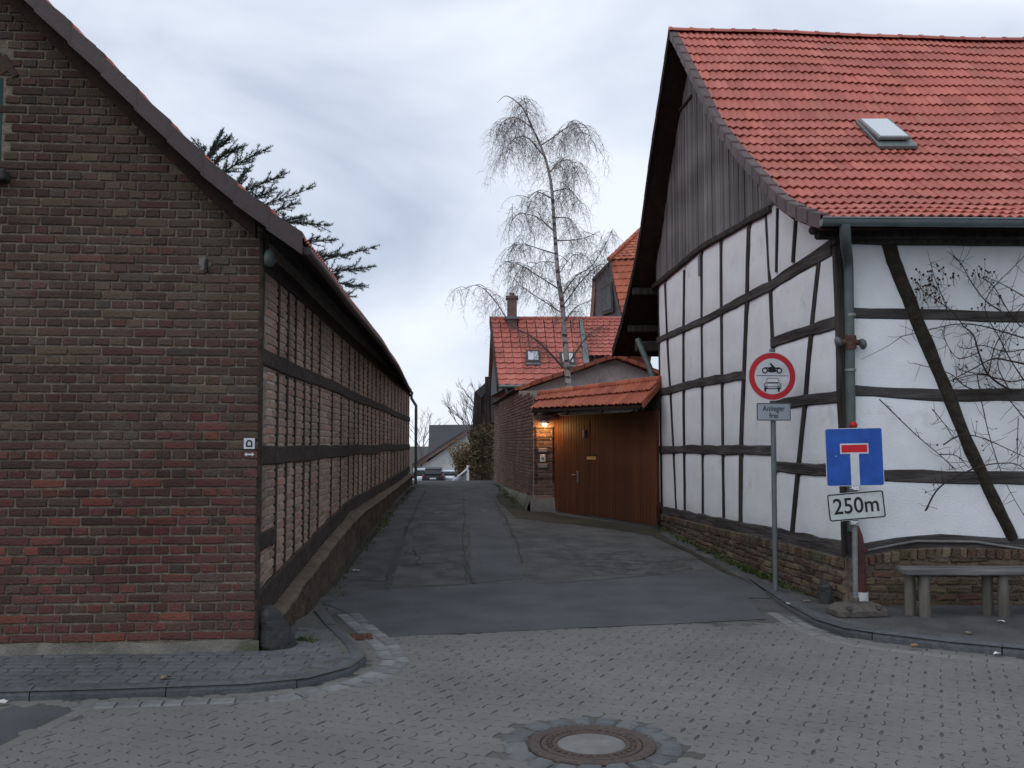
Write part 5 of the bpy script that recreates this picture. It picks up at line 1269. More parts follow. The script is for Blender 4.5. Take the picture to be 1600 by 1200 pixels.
bk0, bk1 = V((e0.x - .6, 43.2, e0.z)), V((6, 43.2, e0.z)); mb = MB(); mb.slab(lambda s, t: lerp(lerp(r0, V((6, 39.6, r0.z)), s), lerp(bk0, bk1, s), t) - UP * .03, 2, 2, V((0, 0, -.1))); build(mb, 'roof_slab', 'roof_tile', ha)
mb = MB(); mb.hexa([e0 + V((-.06, -.05, -.25)), e0 + V((.0, -.05, -.25)), r0 + V((0, 0, -.25)), r0 + V((-.06, 0, -.25)), e0 + V((-.06, -.05, .06)), e0 + V((0, -.05, .06)), r0 + V((0, 0, .1)), r0 + V((-.06, 0, .1))]); build(mb, 'verge_board', 'timber_dark', ha)
mb = MB(); p = P(766, 600, 36.4); mb.cbox(Matrix.Translation(V((p.x - .1, 36.9, (P(766, 690, 37).z + P(766, 590, 37).z) / 2))), .22, .5, 2.5, .02); build(mb, 'cladding_board', 'timber_dark', ha)
mb = MB(); mb.tube([e0 + V((0, -.1, -.05)), e1 + V((0, -.1, -.05))], .07, 8); mb.tube([e0 + V((.25, -.1, -.1)), e0 + V((.45, .15, -.6)), e0 + V((.45, .15, -3))], .05, 8); build(mb, 'gutter', 'zinc', ha)
p = P(800, 500, 39.3); ch = MB(); w = .40; ch.cbox(Matrix.Translation(V((p.x, 39.2, (p.z - .5 + P(800, 468, 39.2).z) / 2))), w, w, P(800, 468, 39.2).z - p.z + .5, .01); chim = build(ch, 'chimney', 'brick_far', ha)
mb = MB(); mb.cbox(Matrix.Translation(V((p.x, 39.2, P(800, 465.5, 39.2).z))), .52, .52, .12, .01); mb.lathe([(.12, 0), (.10, .14)], Matrix.Translation(V((p.x, 39.2, P(800, 463, 39.2).z))), 10); build(mb, 'chimney_cap', 'brick_far', chim)
mb = MB(); mb.cbox(Matrix.Translation(V((p.x, 39.1, p.z + .03))), .62, .7, .1, .01); build(mb, 'chimney_flashing', 'zinc', chim)
def roofwin(px, py, w, hh, e0=e0, r0=r0):
    Sx = lambda t: lerp(e0, r0, t); yv = (r0 - e0).copy(); yv.x = 0; L2 = yv.length; yv.normalize(); xv = V((1, 0, 0)); zv = xv.cross(yv); t = (602 - py) / 104
    d = ray(px, py); N_ = zv; t_ = (e0 - CAM).dot(N_) / d.dot(N_); c = CAM + d * t_
    mb = MB(); mb.cbox(frame(xv, yv, zv, c + zv * .06), w, hh, .14, .02); f = build(mb, 'roof_window', 'window_frame', ha)
    mb = MB(); mb.cbox(frame(xv, yv, zv, c + zv * .132), w - .16, hh - .26, .012, .003); build(mb, 'pane', 'glass_pale', f)
    mb = MB(); mb.cbox(frame(xv, yv, zv, c + zv * .05 - yv * (hh / 2 + .06)), w, .12, .1, .01); build(mb, 'apron', 'zinc', f)
roofwin(833, 560, .56, .82); roofwin(887, 563, .58, .86)

# taller house with hipped gable, partly behind the half-timbered house
hb = thing('tall_roof_house', V((5, 46, .3)), 'tall orange-roofed house with a shingled gable window, behind the half-timbered gable', 'house', 'houses behind the lane')
Yb = 44.0
g0 = {k: P(*v) for k, v in {'bl': (922, 520, Yb), 'tl': (928, 436, Yb), 'tr': (950, 412, Yb), 'br': (968, 520, Yb)}.items()}
gm = [V((g0['bl'].x, Yb, -.5)), V((g0['bl'].x, Yb, g0['bl'].z)), g0['tl'], g0['tr'], V((g0['br'].x, Yb, g0['br'].z)), V((g0['br'].x, Yb, -.5))]
gw0, gw1 = P(921, 600, 44.5), P(975, 600, 42.5)
mb = MB(); pts = [P(921, 640, 44.6), P(925, 440, 44.6), P(951, 408, 43.4), P(972, 500, 42.6), P(985, 540, 42.2), P(990, 640, 42.0)]; mb.prism(pts, V((.35, .3, 0))); gwall = build(mb, 'gable_wall', 'slate_wall', hb)
mb = MB(); q = [P(940, 452, 43.9), P(957, 440, 43.2), P(960, 487, 43.0), P(942, 493, 43.8)]; mb.prism([a + V((-.06, -.1, 0)) for a in q], V((.05, .09, 0))); wf = build(mb, 'window', 'window_frame', hb)
mb = MB(); c = sum(q, V()) / 4; mb.prism([lerp(c, a, .78) + V((-.075, -.12, 0)) for a in q], V((.012, .015, 0))); build(mb, 'pane', 'glass_sky', wf)
mb = MB(); q = [P(921, 525, 44.55), P(927, 440, 44.55), P(932, 437, 44.4), P(926, 525, 44.4)]; mb.prism([a + V((-.05, -.1, 0)) for a in q], V((.05, .09, 0))); build(mb, 'corner_board', 'brick_far', hb)
# roof plane facing the lane (right of the gable) and the half hip
a, b, c, d = P(972, 512, 42.4), P(1075, 560, 40.0), P(1060, 290, 46.5), P(951, 404, 43.4)
# sloping plane through d (hip foot), ridge end and eave
rid = P(1003, 357, 46.0); rid2 = rid + V((6, -1.5, 0)); ea = P(973, 500, 42.4); ea2 = ea + V((6, -1.5, 0)); mb = MB()
tile_plane(hb, ea, ea2, lerp(P(951, 406, 43.6), rid, .0), P(951, 406, 43.6) + V((6, -1.5, 0)), .27, .33, 'roof_tile_orange', 220)
tile_plane(hb, P(951, 406, 43.55), P(951, 406, 43.55) + V((6, -1.5, 0)), rid, rid + V((5, -1.25, 0)), .27, .33, 'roof_tile_orange', 60)
mb = MB(); hp = [P(925, 437, 44.3), P(951, 410, 43.2), rid, rid + V((-.3, 2.5, -1.2))]; mb.add([p + UP * .05 for p in hp] + [p - UP * .08 for p in hp], [(0, 1, 2), (0, 2, 3), (4, 6, 5), (4, 7, 6), (0, 4, 5, 1), (1, 5, 6, 2), (2, 6, 7, 3), (3, 7, 4, 0)]); build(mb, 'half_hip', 'slate', hb)
for i in range(9):
    p0_, p1_ = lerp(P(951, 406, 43.4), rid, i / 9), lerp(P(951, 406, 43.4), rid, (i + 1.1) / 9); mb = MB(); mb.tube([p0_ + UP * .03, p1_ + UP * .03], [.11, .09], 7); build(mb, 'hip_tile', 'roof_tile_orange', hb)

# slate-hung house further along on the right
hc = thing('slate_house', V((-1.3, 44, 0)), 'narrow house with grey slate-hung wall and dark roof edge', 'house', 'houses behind the lane')
Yc = 45.0
mb = MB(); pts = [P(754, 800, Yc), P(752, 625, Yc), P(763, 598, Yc), P(776, 592, Yc), P(800, 592, Yc), P(800, 800, Yc)]; mb.prism(pts, V((0, 6, 0))); build(mb, 'wall', 'brick_far', hc)
mb = MB(); pts = [P(754, 640, Yc - .06), P(752, 620, Yc - .06), P(763, 594, Yc - .06), P(800, 590, Yc - .06), P(800, 660, Yc - .06), P(764, 660, Yc - .06)]; mb.prism(pts, V((0, .05, 0))); sw_ = build(mb, 'slate_hanging', 'slate_wall', hc)
for j in range(14):
    zz = lerp(P(0, 660, Yc).z, P(0, 596, Yc).z, j / 14); xa = P(lerp(764, 757, max(0, (j - 3) / 11)), 640, Yc).x + (.25 * max(0, j - 9) / 4)
    mb = MB(); mb.hexa([V((xa, Yc - .11, zz)), V((1.2, Yc - .11, zz)), V((1.2, Yc - .07, zz)), V((xa, Yc - .07, zz)), V((xa, Yc - .085, zz + .17)), V((1.2, Yc - .085, zz + .17)), V((1.2, Yc - .06, zz + .17)), V((xa, Yc - .06, zz + .17))]); build(mb, 'slate_course', 'slate_wall', sw_)
mb = MB(); q = [P(742, 612, Yc - .6), P(763, 594, Yc - .6), P(763, 606, Yc - .6), P(752, 622, Yc - .6)]; mb.prism(q, V((0, 7, 0))); build(mb, 'roof_edge', 'slate', hc)
mb = MB(); q = [P(738, 668, Yc - .5), P(741, 612, Yc - .5), P(752, 612, Yc - .5), P(752, 672, Yc - .5)]; mb.prism(q, V((0, 6, 0))); build(mb, 'dark_cladding', 'timber_dark', hc)
mb = MB(); mb.cbox(Matrix.Translation(P(757, 660, Yc - .2)), .1, .2, .1, .01); build(mb, 'eave_bracket', 'zinc', hc)
# white gabled house at the end of the lane
hd_ = thing('white_gabled_house', V((-5, 92, -2.5)), 'white gabled house with dark grey roof at the far end of the lane', 'house', 'houses behind the lane')
Yd = 90.0
mb = MB(); pts = [P(646, 790, Yd), P(646, 738, Yd), P(742, 668, Yd), P(800, 640, Yd), P(860, 700, Yd), P(860, 790, Yd)]; mb.prism(pts, V((0, 10, 0))); build(mb, 'wall', 'plaster_far', hd_)
for (a, b, m_, nm) in (((644, 729), (745, 663), 'brick_far', 'verge_board'),):
    p0_, p1_ = P(*a, Yd - .5), P(*b, Yd - .5); mb = MB(); mb.prism([p0_, p1_, p1_ - UP * .3, p0_ - UP * .3], V((0, .3, 0))); build(mb, nm, m_, hd_)
p0_, p1_ = P(644, 727, Yd - .5), P(760, 652, Yd - .5); mb = MB(); mb.prism([p0_ + UP * .12, p1_ + UP * .12, p1_ - UP * .1, p0_ - UP * .1], V((0, 11, 0))); build(mb, 'roof', 'slate', hd_)
mb = MB(); a, b, c, d = P(668, 722, 96), P(760, 722, 96), P(760, 663, 104), P(671, 664, 104); mb.hexa([a - UP * .3, b - UP * .3, c - UP * .3, d - UP * .3, a, b, c, d]); build(mb, 'rear_roof', 'slate', hd_)
mb = MB(); q = [P(672, 720, 99), P(760, 720, 99), P(760, 790, 99), P(672, 790, 99)]; mb.prism(q, V((0, 8, 0))); build(mb, 'rear_wall', 'plaster_far', hd_)

# ================================================================== TREES AND PLANTS
def limb(mb, pts, r0, r1, n=5, sub=5):
    """Smooth tapered limb through control points (Catmull-Rom)."""
    c = [pts[0] * 2 - pts[1]] + list(pts) + [pts[-1] * 2 - pts[-2]]; o = []
    for i in range(1, len(c) - 2):
        for k in range(sub):
            t = k / sub; a, b, d, e = c[i - 1], c[i], c[i + 1], c[i + 2]
            o.append(.5 * ((2 * b) + (d - a) * t + (2 * a - 5 * b + 4 * d - e) * t * t + (3 * b - a - 3 * d + e) * t ** 3))
    o.append(pts[-1]); m = len(o) - 1
    mb.tube(o, [lerp(r0, r1, i / m) for i in range(len(o))], n, cap=False); return o
YB = 22.2
birch = thing('birch_tree', V((P(888, 600, YB).x, YB, zg(1.3, YB))), 'tall bare birch with drooping twigs rising behind the gate canopy', 'tree')
rb = random.Random(11)
mb = MB(); tb = P(888, 600, YB)
trunk = [V((tb.x + .02, YB, zg(tb.x, YB) - .1))] + [P(x, y, YB) for x, y in ((890, 640), (888, 600), (882, 520), (878, 472), (872, 432), (868, 380), (865, 336), (860, 280), (848, 236), (832, 200), (816, 168), (792, 150), (777, 160))]
limb(mb, trunk, .082, .005, 9, 5); build(mb, 'trunk', 'bark_birch', birch)
tw = MB()
def hang(mb, p, ln, rr, side):
    """A drooping twig with finer side twigs."""
    a = rb.uniform(0, 6.28); d = V((math.cos(a) * .5 + side * .3, math.sin(a) * .5, rb.uniform(-.1, .35))); q = p.copy(); pts = [q.copy()]; n = 5
    for i in range(n):
        d = (d + V((rb.gauss(0, .10), rb.gauss(0, .10), -.42))).normalized(); q = q + d * ln / n; pts.append(q.copy())
    mb.tube(pts, [lerp(rr, .0016, i / n) for i in range(n + 1)], 3, cap=False)
    for i in range(1, n + 1):
        for _ in range(2 if ln > .5 else 1):
            e = V((rb.gauss(0, .6), rb.gauss(0, .6), rb.uniform(-.9, .2))).normalized(); l2 = ln * rb.uniform(.18, .38)
            mb.tube([pts[i], pts[i] + e * l2 * .5, pts[i] + e * l2 * .8 - UP * l2 * .35], [.0026, .002, .0014], 3, cap=False)
BRN = [((844, 228), (868, 212), (892, 196), (914, 196), (925, 222)), ((864, 360), (840, 340), (812, 334), (796, 348)), ((866, 396), (840, 388), (815, 381), (790, 388)),
       ((874, 452), (836, 428), (808, 412), (785, 408)), ((876, 464), (900, 432), (924, 416), (946, 382), (958, 358)), ((878, 480), (908, 440), (932, 416), (950, 412)),
       ((876, 488), (852, 472), (822, 453), (806, 440)), ((882, 576), (852, 544), (828, 524), (800, 508), (772, 468), (746, 446), (720, 454)), ((886, 572), (916, 528), (950, 505)),
       ((869, 376), (905, 374), (938, 362)), ((861, 300), (888, 296), (910, 318)), ((850, 244), (822, 214), (798, 222), (787, 250)), ((832, 200), (806, 184), (786, 190), (779, 205)),
       ((826, 190), (822, 165), (818, 150)), ((862, 310), (838, 300), (822, 316)), ((866, 340), (890, 342), (906, 362)), ((872, 430), (894, 400), (912, 398)), ((858, 270), (876, 252), (894, 252), (905, 270)), ((880, 505), (900, 480), (925, 470)), ((870, 410), (842, 410), (826, 424))]
bm = MB()
for bi, br in enumerate(BRN):
    dy = rb.uniform(-1.1, 1.1); k = len(br) - 1
    pts = [P(x, y, YB + dy * (i / k)) for i, (x, y) in enumerate(br)]; L_ = sum((b - a).length for a, b in zip(pts, pts[1:]))
    th = .026 if bi in (7, 8) else (.017 if L_ > 1.0 else .011)
    o = limb(bm, pts, th, .004, 5, 6)
    top = br[0][1] < 330
    for p in o[3:]:
        for _ in range(3 if top else (1 if bi == 7 else 2)): hang(tw, p + V((rb.gauss(0, .05), rb.gauss(0, .12), 0)), rb.uniform(.3, 1.0) * (1.1 if top else .75), .0042, rb.uniform(-1, 1))
    for p in o[4::3]:          # short side boughs reaching in depth
        e = V((rb.uniform(-.7, .7), rb.choice((-1, 1)) * rb.uniform(.4, 1), rb.uniform(-.1, .5))).normalized(); l = rb.uniform(.3, .7); q = [p, p + e * l * .5, p + e * l - UP * l * .2]
        o2 = limb(bm, q, .009, .003, 4, 3)
        for p2 in o2[2:]:
            for _ in range(1): hang(tw, p2, rb.uniform(.3, .8), .0038, 0)
for i in range(60):             # twigs straight off the upper trunk
    t = rb.uniform(.45, 1); p = P(interp([(150, 800), (168, 816), (200, 832), (236, 848), (280, 860), (380, 868), (480, 878)], 150 + 330 * (1 - t) / .55), 150 + 330 * (1 - t) / .55, YB); hang(tw, p, rb.uniform(.3, 1.0), .0042, rb.uniform(-1, 1))
build(bm, 'bough_field', 'bark_twig', birch, kind='stuff'); build(tw, 'crown', 'bark_twig', birch, kind='stuff')

# cedar behind the barn
rc = random.Random(5)
cx0 = P(245, 600, 30).x
cedar = thing('cedar_tree', V((cx0, 30, .4)), 'dark green cedar whose layered branches show above the barn roof', 'tree')
mb = MB(); limb(mb, [V((cx0, 30, .2)), V((cx0 + .1, 30, 5)), V((cx0 + .9, 30, 9)), P(300, 330, 30)], .42, .05, 10, 5); build(mb, 'trunk', 'bark_dark', cedar)
nd = MB(); cb = MB()
def needle(p, d, l):
    s = d.orthogonal().normalized() * l * .10; nd.add([p + s, p + d * l, p - s], [(0, 1, 2)])
def spray(p, d, ln):
    """A flat twig set with short stiff needles."""
    n = max(3, int(ln / .055)); q = p.copy(); pts = [q.copy()]
    for i in range(n):
        d = (d + V((rc.gauss(0, .07), rc.gauss(0, .07), rc.gauss(.015, .06)))).normalized(); q = q + d * ln / n; pts.append(q.copy())
        for _ in range(8):
            e = (d * rc.uniform(.2, .9) + V((rc.gauss(0, .6), rc.gauss(0, .6), rc.gauss(.12, .45)))).normalized(); needle(q, e, rc.uniform(.06, .13))
    cb.tube(pts, [lerp(.012, .004, i / n) for i in range(n + 1)], 3, cap=False)
CB = [((300, 330), (320, 260), (342, 214)), ((310, 300), (360, 262), (410, 236)), ((310, 330), (380, 300), (438, 274)), ((320, 360), (400, 325), (478, 297)), ((330, 330), (318, 270), (312, 232)),
      ((340, 400), (430, 352), (505, 352)), ((350, 420), (440, 385), (512, 376)), ((380, 460), (490, 412), (578, 388)), ((400, 480), (500, 430), (572, 418)), ((420, 480), (505, 445), (560, 447)), ((440, 500), (510, 470), (540, 462)),
      ((320, 345), (360, 300), (385, 268)), ((345, 385), (400, 345), (455, 320)), ((300, 300), (340, 250), (372, 232)), ((360, 430), (450, 400), (492, 398)), ((380, 450), (470, 405), (530, 400)), ((330, 360), (380, 318), (420, 300)), ((390, 440), (440, 420), (470, 415)), ((350, 380), (420, 352), (470, 340)), ((430, 470), (500, 452), (525, 430)), ((300, 270), (330, 240), (352, 222))]
for br in CB:
    dy = rc.uniform(-1.6, 1.6); a = V((lerp(cx0, P(*br[0], 30).x, .2), 30, P(*br[0], 30).z + .4)); pts = [a] + [P(x, y, 30 + dy * (i + 1) / 3) for i, (x, y) in enumerate(br)]
    o = limb(cb, pts, .06, .010, 5, 7)
    m = len(o)
    for i in range(m // 3, m):
        d = (o[min(i + 1, m - 1)] - o[max(i - 1, 0)]).normalized(); f = 1 - (i - m / 3) / (m * 2 / 3)
        for s in (-1, 1, rc.choice((-1, 1))):
            sd = V((0, 0, 1)).cross(d).normalized() * s; e = (d * rc.uniform(.5, 1.1) + sd * rc.uniform(.3, .9) + UP * rc.uniform(-.38, .32)).normalized()
            spray(o[i], e, lerp(.28, .95, f) * rc.uniform(.5, 1.2))
    spray(o[-1], (o[-1] - o[-3]).normalized(), .3)
build(cb, 'bough_field', 'bark_dark', cedar, kind='stuff'); build(nd, 'crown', 'needles', cedar, kind='stuff')

def bare_tree(base, hgt, seed, label, spread=.5, lean=V((0, 0, 0)), depth=5, r0=None, name='bare_tree'):
    rnd = random.Random(seed); t = thing(name, base, label, 'tree'); tk = MB(); cr = MB(); r0 = r0 or hgt * .014
    def grow(p, d, l, r, k):
        q = p.copy(); pts = [q.copy()]
        for i in range(3): d = (d + V((rnd.gauss(0, .12), rnd.gauss(0, .12), rnd.gauss(.05, .08)))).normalized(); q = q + d * l / 3; pts.append(q.copy())
        (tk if k == depth else cr).tube(pts, [lerp(r, r * .62, i / 3) for i in range(4)], 6 if k >= depth - 1 else 3, cap=False)
        if k == 0: return
        for _ in range(rnd.choice((2, 3, 3)) if k < depth else 4):
            e = (d + V((rnd.gauss(0, spread), rnd.gauss(0, spread), rnd.uniform(-.1, .45))) + lean * .3).normalized(); grow(pts[rnd.choice((2, 3))], e, l * rnd.uniform(.58, .82), r * .6, k - 1)
    grow(V(base) - UP * .1, (UP + lean).normalized(), hgt * .33, r0, depth); build(tk, 'trunk', 'bark_dark', t); build(cr, 'crown', 'bark_twig', t, kind='stuff')
bare_tree(V((-1.75, 52.5, -.6)), 7.6, 4, 'slender bare tree behind the slate-hung house', .5, V((-.12, 0, 0)), 5)
bare_tree(V((-10.2, 106, -2.7)), 8.5, 9, 'far bare tree beyond the end of the barn', .5, V((.1, 0, 0)), 5)
bare_tree(V((2.35, 22.9, .3)), 4.1, 21, 'low bare shrub between the gate canopy and the grey shed gable', .75, V((-.1, 0, 0)), 5, .03, 'bare_shrub')

# hedge, bush
rh = random.Random(3)
hedge = thing('hedge', V((-1.0, 38, .2)), 'tall dark hedge along the lane beyond the brick shed', 'hedge')
mb = MB(); pts = []
for _ in range(900):
    t = rh.random(); Yh = lerp(34.2, 43, t); xc = lerp(-1.05, -1.5, t); z0 = zg(xc, Yh); hh = lerp(1.8, 2.2, t) * (1 + .12 * nz(t * 9)); pts.append(V((xc + rh.uniform(-.28, .3), Yh + rh.uniform(-.3, .3), z0 + hh * rh.random() ** .8)))
leaf_cloud(mb, pts, .07, 7, .09); build(mb, 'foliage', 'hedge_leaf', hedge, kind='stuff')
mb = MB(); pts = []
for _ in range(300):
    t = rh.random(); pts.append(V((rh.uniform(-1.6, -1.25), 41 + 3 * t, zg(-1.4, 42) + 2.0 * rh.random())))
leaf_cloud(mb, pts, .07, 7, .10); build(mb, 'ivy', 'hedge_green', hedge, kind='stuff')
for k in range(4):
    mb = MB(); y = 34.8 + k * 2.2; x = -1.05 - .05 * (y - 34); mb.tube([V((x, y, zg(x, y) - .1)), V((x + .05, y, zg(x, y) + 1.6))], [.05, .02], 6); build(mb, 'stem', 'bark_dark', hedge)
bz = zg(-3.4, 66); bush = thing('bush', V((-3.4, 66, bz)), 'brownish bush in front of the white gabled house', 'bush')
mb = MB(); st = MB()
for _ in range(70):
    a = rh.uniform(0, 6.28); e = V((math.cos(a) * rh.uniform(.2, 1.0) * .5 + .06, math.sin(a) * .5, 1)).normalized(); l = rh.uniform(1.6, 3.3); b = V((-3.15, 66, bz)); q = [b, b + e * l * .5 + UP * .2, b + e * l]
    st.tube(q, [.03, .018, .006], 3, cap=False)
    for t in (.35, .5, .65, .8, .92, 1): leaf_cloud(mb, [lerp(q[0], q[2], t)], .075, 14, .17)
build(st, 'stems', 'bark_twig', bush, kind='stuff'); build(mb, 'foliage', 'bush_leaf', bush, kind='stuff')

# climbing rose on the street facade
rr_ = random.Random(17)
rose = thing('climbing_rose', V((WH.pt(*WH.px(1660, 900), .12).x, WH.O.y - .12, .08)), 'bare climbing rose with dark hips trained on the white facade', 'climbing rose')
RP = [(.016, (1660, 935), (1640, 800), (1622, 690), (1607, 607)), (.013, (1607, 607), (1577, 609), (1545, 585), (1529, 551), (1519, 524), (1503, 508)), (.010, (1610, 572), (1577, 564), (1551, 561), (1519, 577), (1487, 593)),
      (.008, (1604, 529), (1567, 519), (1529, 509), (1492, 507), (1449, 516), (1407, 526)), (.004, (1407, 526), (1385, 542), (1345, 562)), (.007, (1564, 487), (1540, 468), (1519, 439), (1503, 412), (1484, 395)), (.006, (1592, 510), (1577, 487), (1551, 447), (1529, 431)),
      (.006, (1604, 465), (1567, 444), (1540, 432)), (.006, (1503, 508), (1487, 488), (1468, 473), (1444, 455), (1431, 441)), (.005, (1480, 484), (1470, 460), (1460, 433), (1455, 410)), (.006, (1545, 585), (1508, 580), (1492, 572)),
      (.007, (1545, 615), (1508, 604), (1481, 583), (1428, 567)), (.006, (1373, 624), (1430, 677), (1468, 710), (1496, 734)), (.006, (1468, 710), (1492, 712), (1513, 731)), (.009, (1444, 798), (1468, 762), (1506, 738), (1544, 726), (1582, 724), (1604, 734)),
      (.008, (1473, 695), (1499, 681), (1534, 684), (1604, 715)), (.005, (1456, 639), (1477, 662), (1492, 684)), (.006, (1525, 586), (1534, 634), (1549, 691), (1572, 757), (1604, 815)), (.005, (1591, 653), (1591, 691), (1588, 724)),
      (.007, (1607, 607), (1580, 560), (1565, 530), (1540, 470), (1600, 400)), (.008, (1607, 590), (1580, 596), (1530, 585), (1480, 596)), (.006, (1545, 585), (1555, 540), (1580, 500), (1604, 470)), (.006, (1577, 609), (1560, 570), (1570, 535), (1600, 505)),
      (.006, (1604, 545), (1570, 550), (1535, 540), (1510, 545), (1495, 540)), (.005, (1529, 551), (1500, 560), (1480, 540), (1470, 515)), (.007, (1620, 680), (1590, 640), (1560, 610), (1535, 600))]
tips = []
for r, *pp in RP:
    n0 = rr_.uniform(.06, .22); pts = [WH.pt(*WH.px(x, y, n0), n0 + rr_.uniform(-.03, .03)) for x, y in pp]; mb = MB(); o = limb(mb, pts, r, r * .5, 6, 5)
    if r > .0045:
        for p in o[1:]:
            for _ in range(2):
                if rr_.random() < .6:
                    e = V((rr_.gauss(0, .8), rr_.gauss(-.1, .35), rr_.gauss(.1, .8))).normalized(); l = rr_.uniform(.05, .22); q = [p, p + e * l * .6, p + e * l + V((0, 0, rr_.uniform(-.02, .04)))]; mb.tube(q, [.0032, .0026, .0015], 3, cap=False); tips.append(q[2])
    build(mb, 'stem', 'rose_stem', rose)
hp = MB()
def hip(p, s):
    v = [p + V((a * s, b * s, c * s * 1.15)) for a, b, c in ((1, 0, 0), (0, 1, 0), (-1, 0, 0), (0, -1, 0), (0, 0, 1), (0, 0, -1), (.6, .6, .55), (-.6, .6, .55), (-.6, -.6, .55), (.6, -.6, .55), (.6, .6, -.55), (-.6, .6, -.55), (-.6, -.6, -.55), (.6, -.6, -.55))]
    hp.convex(v, [(4, 6, 0, 9), (4, 7, 1, 6), (4, 8, 2, 7), (4, 9, 3, 8), (5, 10, 0, 13), (5, 11, 1, 10), (5, 12, 2, 11), (5, 13, 3, 12), (0, 6, 1, 10), (1, 7, 2, 11), (2, 8, 3, 12), (3, 9, 0, 13)], True)
stk = MB()
for cx, cy, sx, sy, n in ((1446, 452, 17, 18, 46), (1462, 432, 10, 10, 16), (1534, 428, 8, 5, 14), (1531, 480, 6, 2, 4), (1489, 432, 3, 2, 4), (1550, 470, 20, 14, 8)):
    for _ in range(n):
        x, y = rr_.gauss(cx, sx), rr_.gauss(cy, sy); p = WH.pt(*WH.px(x, y, .15), .15 + rr_.uniform(-.05, .08)); hip(p, rr_.uniform(.009, .014)); q = p + V((rr_.uniform(-.01, .05), 0, -rr_.uniform(.04, .12))); stk.tube([p, lerp(p, q, .5) + V((.01, 0, 0)), q], .0022, 3, cap=False)
for p in tips:
    if rr_.random() < .12: hip(p, rr_.uniform(.007, .011))
build(hp, 'rose_hips', 'rose_hip', rose, kind='stuff'); build(stk, 'hip_stalks', 'rose_stem', rose, kind='stuff')

# weeds along the plinths
wd = MB(); rw = random.Random(8)
def tuft(p, n, l):
    for _ in range(n):
        a = rw.uniform(0, 6.28); d = V((math.cos(a) * .6, math.sin(a) * .6, 1)).normalized(); b = p + V((rw.gauss(0, .03), rw.gauss(0, .03), 0)); s = V((-math.sin(a), math.cos(a), 0)) * .006; h_ = l * rw.uniform(.4, 1.1)
        wd.add([b - s, b + s, b + d * h_ * .6 + s * .7, b + d * h_ + V((d.x, d.y, -.3)) * h_ * .3], [(0, 1, 2, 3)])
for _ in range(150):
    u = rw.triangular(.6, 7.6, 2.5); p = WG.pt(u, 0, .07 + abs(rw.gauss(0, .06))); tuft(V((p.x, p.y, zg(p.x, p.y))), 9, rw.uniform(.03, .11))
for _ in range(110):
    u = rw.uniform(.5, 21); p = WA.pt(u, 0, .2 + abs(rw.gauss(0, .05))); tuft(V((p.x, p.y, zg(p.x, p.y))), 7, rw.uniform(.03, .09))
for _ in range(60):
    u = rw.uniform(0, 9); p = WS.pt(u, 0, .17 + abs(rw.gauss(0, .08))); tuft(V((p.x, p.y, zg(p.x, p.y))), 7, rw.uniform(.03, .10))
for _ in range(14): p = WA.pt(.35 + rw.gauss(0, .06), .06, .33 + rw.gauss(0, .04)); tuft(p, 8, .06)
build(wd, 'weeds', 'weed', label='low green weeds growing along the foot of the walls', cat='weeds', kind='stuff')

